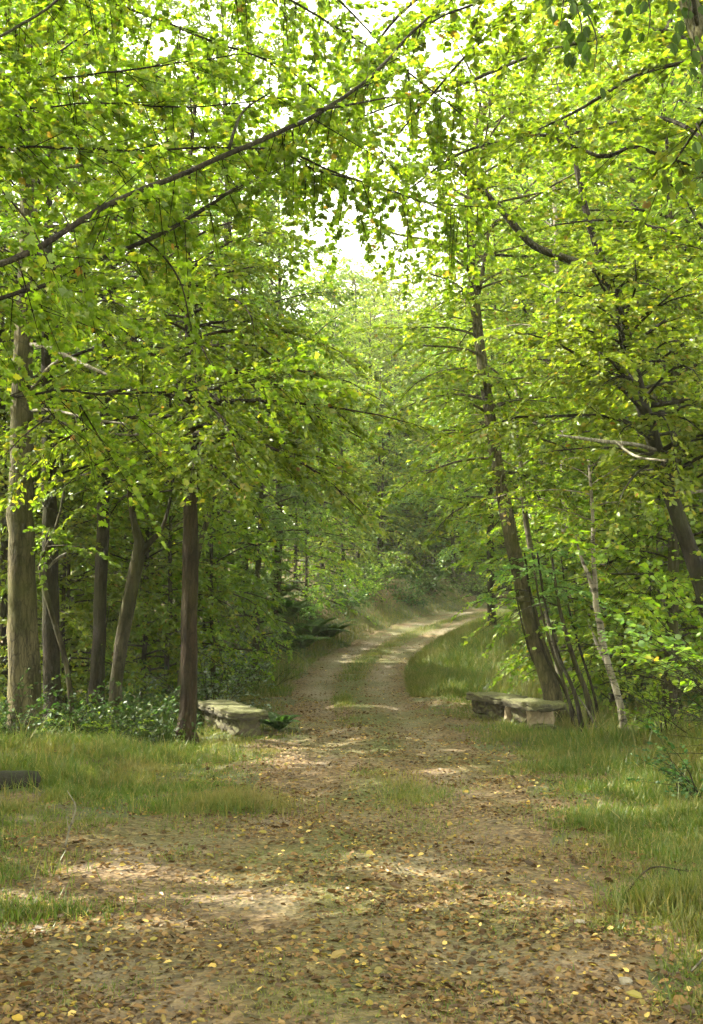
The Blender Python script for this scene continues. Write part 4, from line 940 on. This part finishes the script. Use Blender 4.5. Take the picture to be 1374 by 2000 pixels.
# ------------------------------------------------------------------ parapets of the little bridge, stones, log, sticks
def block(geo, c, sx, sy, sz, yaw, rng, jit=.012, round_=.25, n=4):
    """a rough stone: a subdivided box, rounded and knocked about"""
    u = np.linspace(-1, 1, n + 1); V = []; idx = {}; F = []
    def vid(a, b, c_):
        k = (a, b, c_)
        if k not in idx:
            p = np.array([u[a], u[b], u[c_]])
            q = p * (1 - round_ * (1 - np.sqrt(np.maximum(0, 1 - (p[[1, 2, 0]]**2) / 2 - (p[[2, 0, 1]]**2) / 2 + (p[[1, 2, 0]]**2) * (p[[2, 0, 1]]**2) / 3))))
            idx[k] = len(V); V.append(q)
        return idx[k]
    for ax in range(3):
        for sd in (0, n):
            for i in range(n):
                for j in range(n):
                    q = []
                    for (di, dj) in ((0, 0), (1, 0), (1, 1), (0, 1)):
                        t = [0, 0, 0]; t[ax] = sd; t[(ax+1) % 3] = i + di; t[(ax+2) % 3] = j + dj; q.append(vid(*t))
                    F.append(q if sd else q[::-1])
    V = np.array(V) * np.array([sx, sy, sz]) / 2 + rng.normal(0, jit, (len(V), 3))
    cs, sn = math.cos(yaw), math.sin(yaw)
    V = np.c_[V[:, 0]*cs - V[:, 1]*sn, V[:, 0]*sn + V[:, 1]*cs, V[:, 2]] + np.asarray(c)
    geo.add(V, np.array(F))

def parapet(label, near, far, top, seed, piers=()):
    rng = np.random.default_rng(seed)
    near = np.array(near, float); far = np.array(far, float); ax = norm(far - near); ln = np.linalg.norm(far - near)
    nr = np.array([ax[1], -ax[0]]); yaw = math.atan2(ax[1], ax[0])
    base = np.array([*(near + far) / 2, gz(*((near + far) / 2))])
    e = empty('stone_parapet', base, label, 'parapet', None)
    zg = lambda p: gz(p[0], p[1])
    bottom = min(zg(near), zg(far)) - .12
    g = Geo()
    cuts = [0, .46, 1.0]; W = .34
    course = [bottom, bottom + (top - .09 - bottom) * .52, top - .09]
    for r in range(2):
        t = 0; off = .12 * r
        while t < ln - .04:
            L_ = min(rng.uniform(.22, .42), ln - t); z0, z1 = course[r], course[r + 1]
            p = near + ax * (t + L_ / 2)
            skip = any(abs(t + L_/2 - q) < .07 for q in piers)
            if not skip: block(g, (p[0], p[1], (z0 + z1) / 2), L_ - .015, W * rng.uniform(.80, .9), z1 - z0 - .01, yaw + rng.normal(0, .04), rng)
            t += L_
    link('wall', g.mesh('wall', M['rubble'], base, smooth=False), e)
    for i in range(2):
        a, b = cuts[i] * ln - (.09 if i == 0 else 0), cuts[i+1] * ln + (.05 if i == 1 else 0); p = near + ax * (a + b) / 2
        c = Geo(); block(c, (p[0], p[1], top - .045 + rng.normal(0, .006)), b - a - .002, W + .12, .095, yaw + rng.normal(0, .012), rng, .007, .16, 9)
        link('coping_stone', c.mesh('coping_stone', M['coping'], base), e)
    for q in piers:
        p = near + ax * q; c = Geo(); block(c, (p[0], p[1], (bottom + top - .1) / 2), .10, W + .03, top - .1 - bottom, yaw, rng, .012, .25, 5)
        link('pier', c.mesh('pier', M['pier'], base, smooth=False), e)
    return e
parapet('low dark stone parapet with rounded mossy coping left of the track', (-1.20, 13.5), (-1.80, 15.1), .31, 401)
parapet('low mossy stone parapet with two pale upright stones right of the track', (2.46, 14.5), (1.80, 16.2), .33, 402, piers=(.22, .78))

def mossy_log():
    rng = np.random.default_rng(410); a = np.array([-3.9, 9.35]); b = np.array([-2.62, 9.75]); n = 22
    P = np.array([[*(a + (b - a) * t), 0] for t in np.linspace(0, 1, n)]); P[:, 2] = ground_z(P[:, 0], P[:, 1]) + .06
    R = np.full(n, .085) * (1 + .08*np.sin(np.arange(n) * .9)); R[-1] *= .8
    base = np.array([*b, gz(*b)])
    g = Geo(); tube(g, P, R, 14, rng, .16)
    o = link('fallen_log', g.mesh('fallen_log', M['log'], base), None, base)
    tag(o, 'short dark mossy log lying in the grass at the left edge', 'log')
M['log'] = stone_material('mossy_log', (.005, .004, .0025), (.016, .012, .007), .9, -.2, ((.012, .020, .004), (.035, .048, .010)))
mossy_log()

def twig(label, pts, r, seed, mat='dead_wood', side=3):
    rng = np.random.default_rng(seed); P = np.array(pts, float); base = P[0].copy()
    Q, R = resample(P - base, np.linspace(r, r * .35, len(P)), 16); g = Geo(); tube(g, Q, R, 6, rng, .1)
    for s_ in range(side):
        i = rng.integers(4, 14); v = norm(Q[i+1] - Q[i]) + rng.normal(0, .5, 3); cones(g, Q[i:i+1], Q[i:i+1] + norm(v)[None] * rng.uniform(.05, .2), r * .5)
    tag(link('stick', g.mesh('stick', M[mat]), None, base), label, 'stick')
z = gz(-1.78, 7.4)
twig('pale dry stick standing upright in the short grass at the left', [(-1.80, 7.35, z - .03), (-1.77, 7.36, z + .12), (-1.74, 7.38, z + .24), (-1.80, 7.40, z + .34)], .008, 420)
z = gz(2.0, 6.6)
twig('bare dry branch lying in the right verge above the bright tuft', [(1.45, 6.25, gz(1.35, 6.25) + .03), (1.62, 6.35, z + .06), (1.85, 6.4, z + .03), (2.2, 6.5, z + .08)], .006, 421, 'bark_grey', side=7)
twig('dry twig arching low in the grass at the lower right', [(1.42, 4.95, gz(1.4, 5) + .02), (1.55, 5.0, gz(1.5, 5) + .10), (1.72, 5.02, gz(1.7, 5) + .03)], .006, 422)
twig('pale broken stick leaning in the grass right of the thicket stems', [(3.1, 14.6, gz(3.1, 14.6)), (3.0, 14.65, .18), (2.86, 14.7, .40)], .02, 423, side=1)

def stone(label, x, y, s, seed):
    rng = np.random.default_rng(seed); base = np.array([x, y, gz(x, y)])
    g = Geo(); block(g, (0, 0, s * .25), s * 1.2, s, s * .8, rng.uniform(0, 3), rng, s * .03, .75, 6)
    tag(link('stone', g.mesh('stone', M['pebble']), None, base), label, 'stone')
def on_ground(px, py):
    d = 3.0
    for _ in range(60):
        p = at(px, py, d); d += (p[2] - gz(p[0], p[1])) * 2.5 if p[2] > gz(p[0], p[1]) else (p[2] - gz(p[0], p[1])) * 2.5
    return p
p = on_ground(1133, 1808); stone('smooth round pale stone on the right edge of the track', p[0], p[1], .045, 430)
p = on_ground(1222, 1925); stone('grey stone lying lowest at the right by the grass', p[0], p[1], .05, 431)
p = on_ground(1205, 1938); stone('yellowish stone just left of the grey one at the lower right', p[0], p[1], .032, 432)

# ------------------------------------------------------------------ the light mist of the wood
def haze():
    m, nt = new_mat('haze'); v = N(nt, 'ShaderNodeVolumePrincipled')
    v.inputs['Color'].default_value = (.95, .97, .90, 1); v.inputs['Density'].default_value = HAZE; v.inputs['Anisotropy'].default_value = .35
    o = N(nt, 'ShaderNodeOutputMaterial'); nt.links.new(v.outputs[0], o.inputs['Volume'])
    x0, x1, y0, y1, z0, z1 = -145, 145, -65, 145, -2.0, 34.0
    V = np.array([(x, y, z) for z in (z0, z1) for y in (y0, y1) for x in (x0, x1)])
    F = np.array([[0, 2, 3, 1], [4, 5, 7, 6], [0, 1, 5, 4], [2, 6, 7, 3], [0, 4, 6, 2], [1, 3, 7, 5]])
    tag(link('haze', mesh_np('haze', V, [(F, 0)], m, smooth=False)), 'thin pale mist hanging in the sunlit wood', 'haze', kind='stuff')
HAZE = .0009
haze()
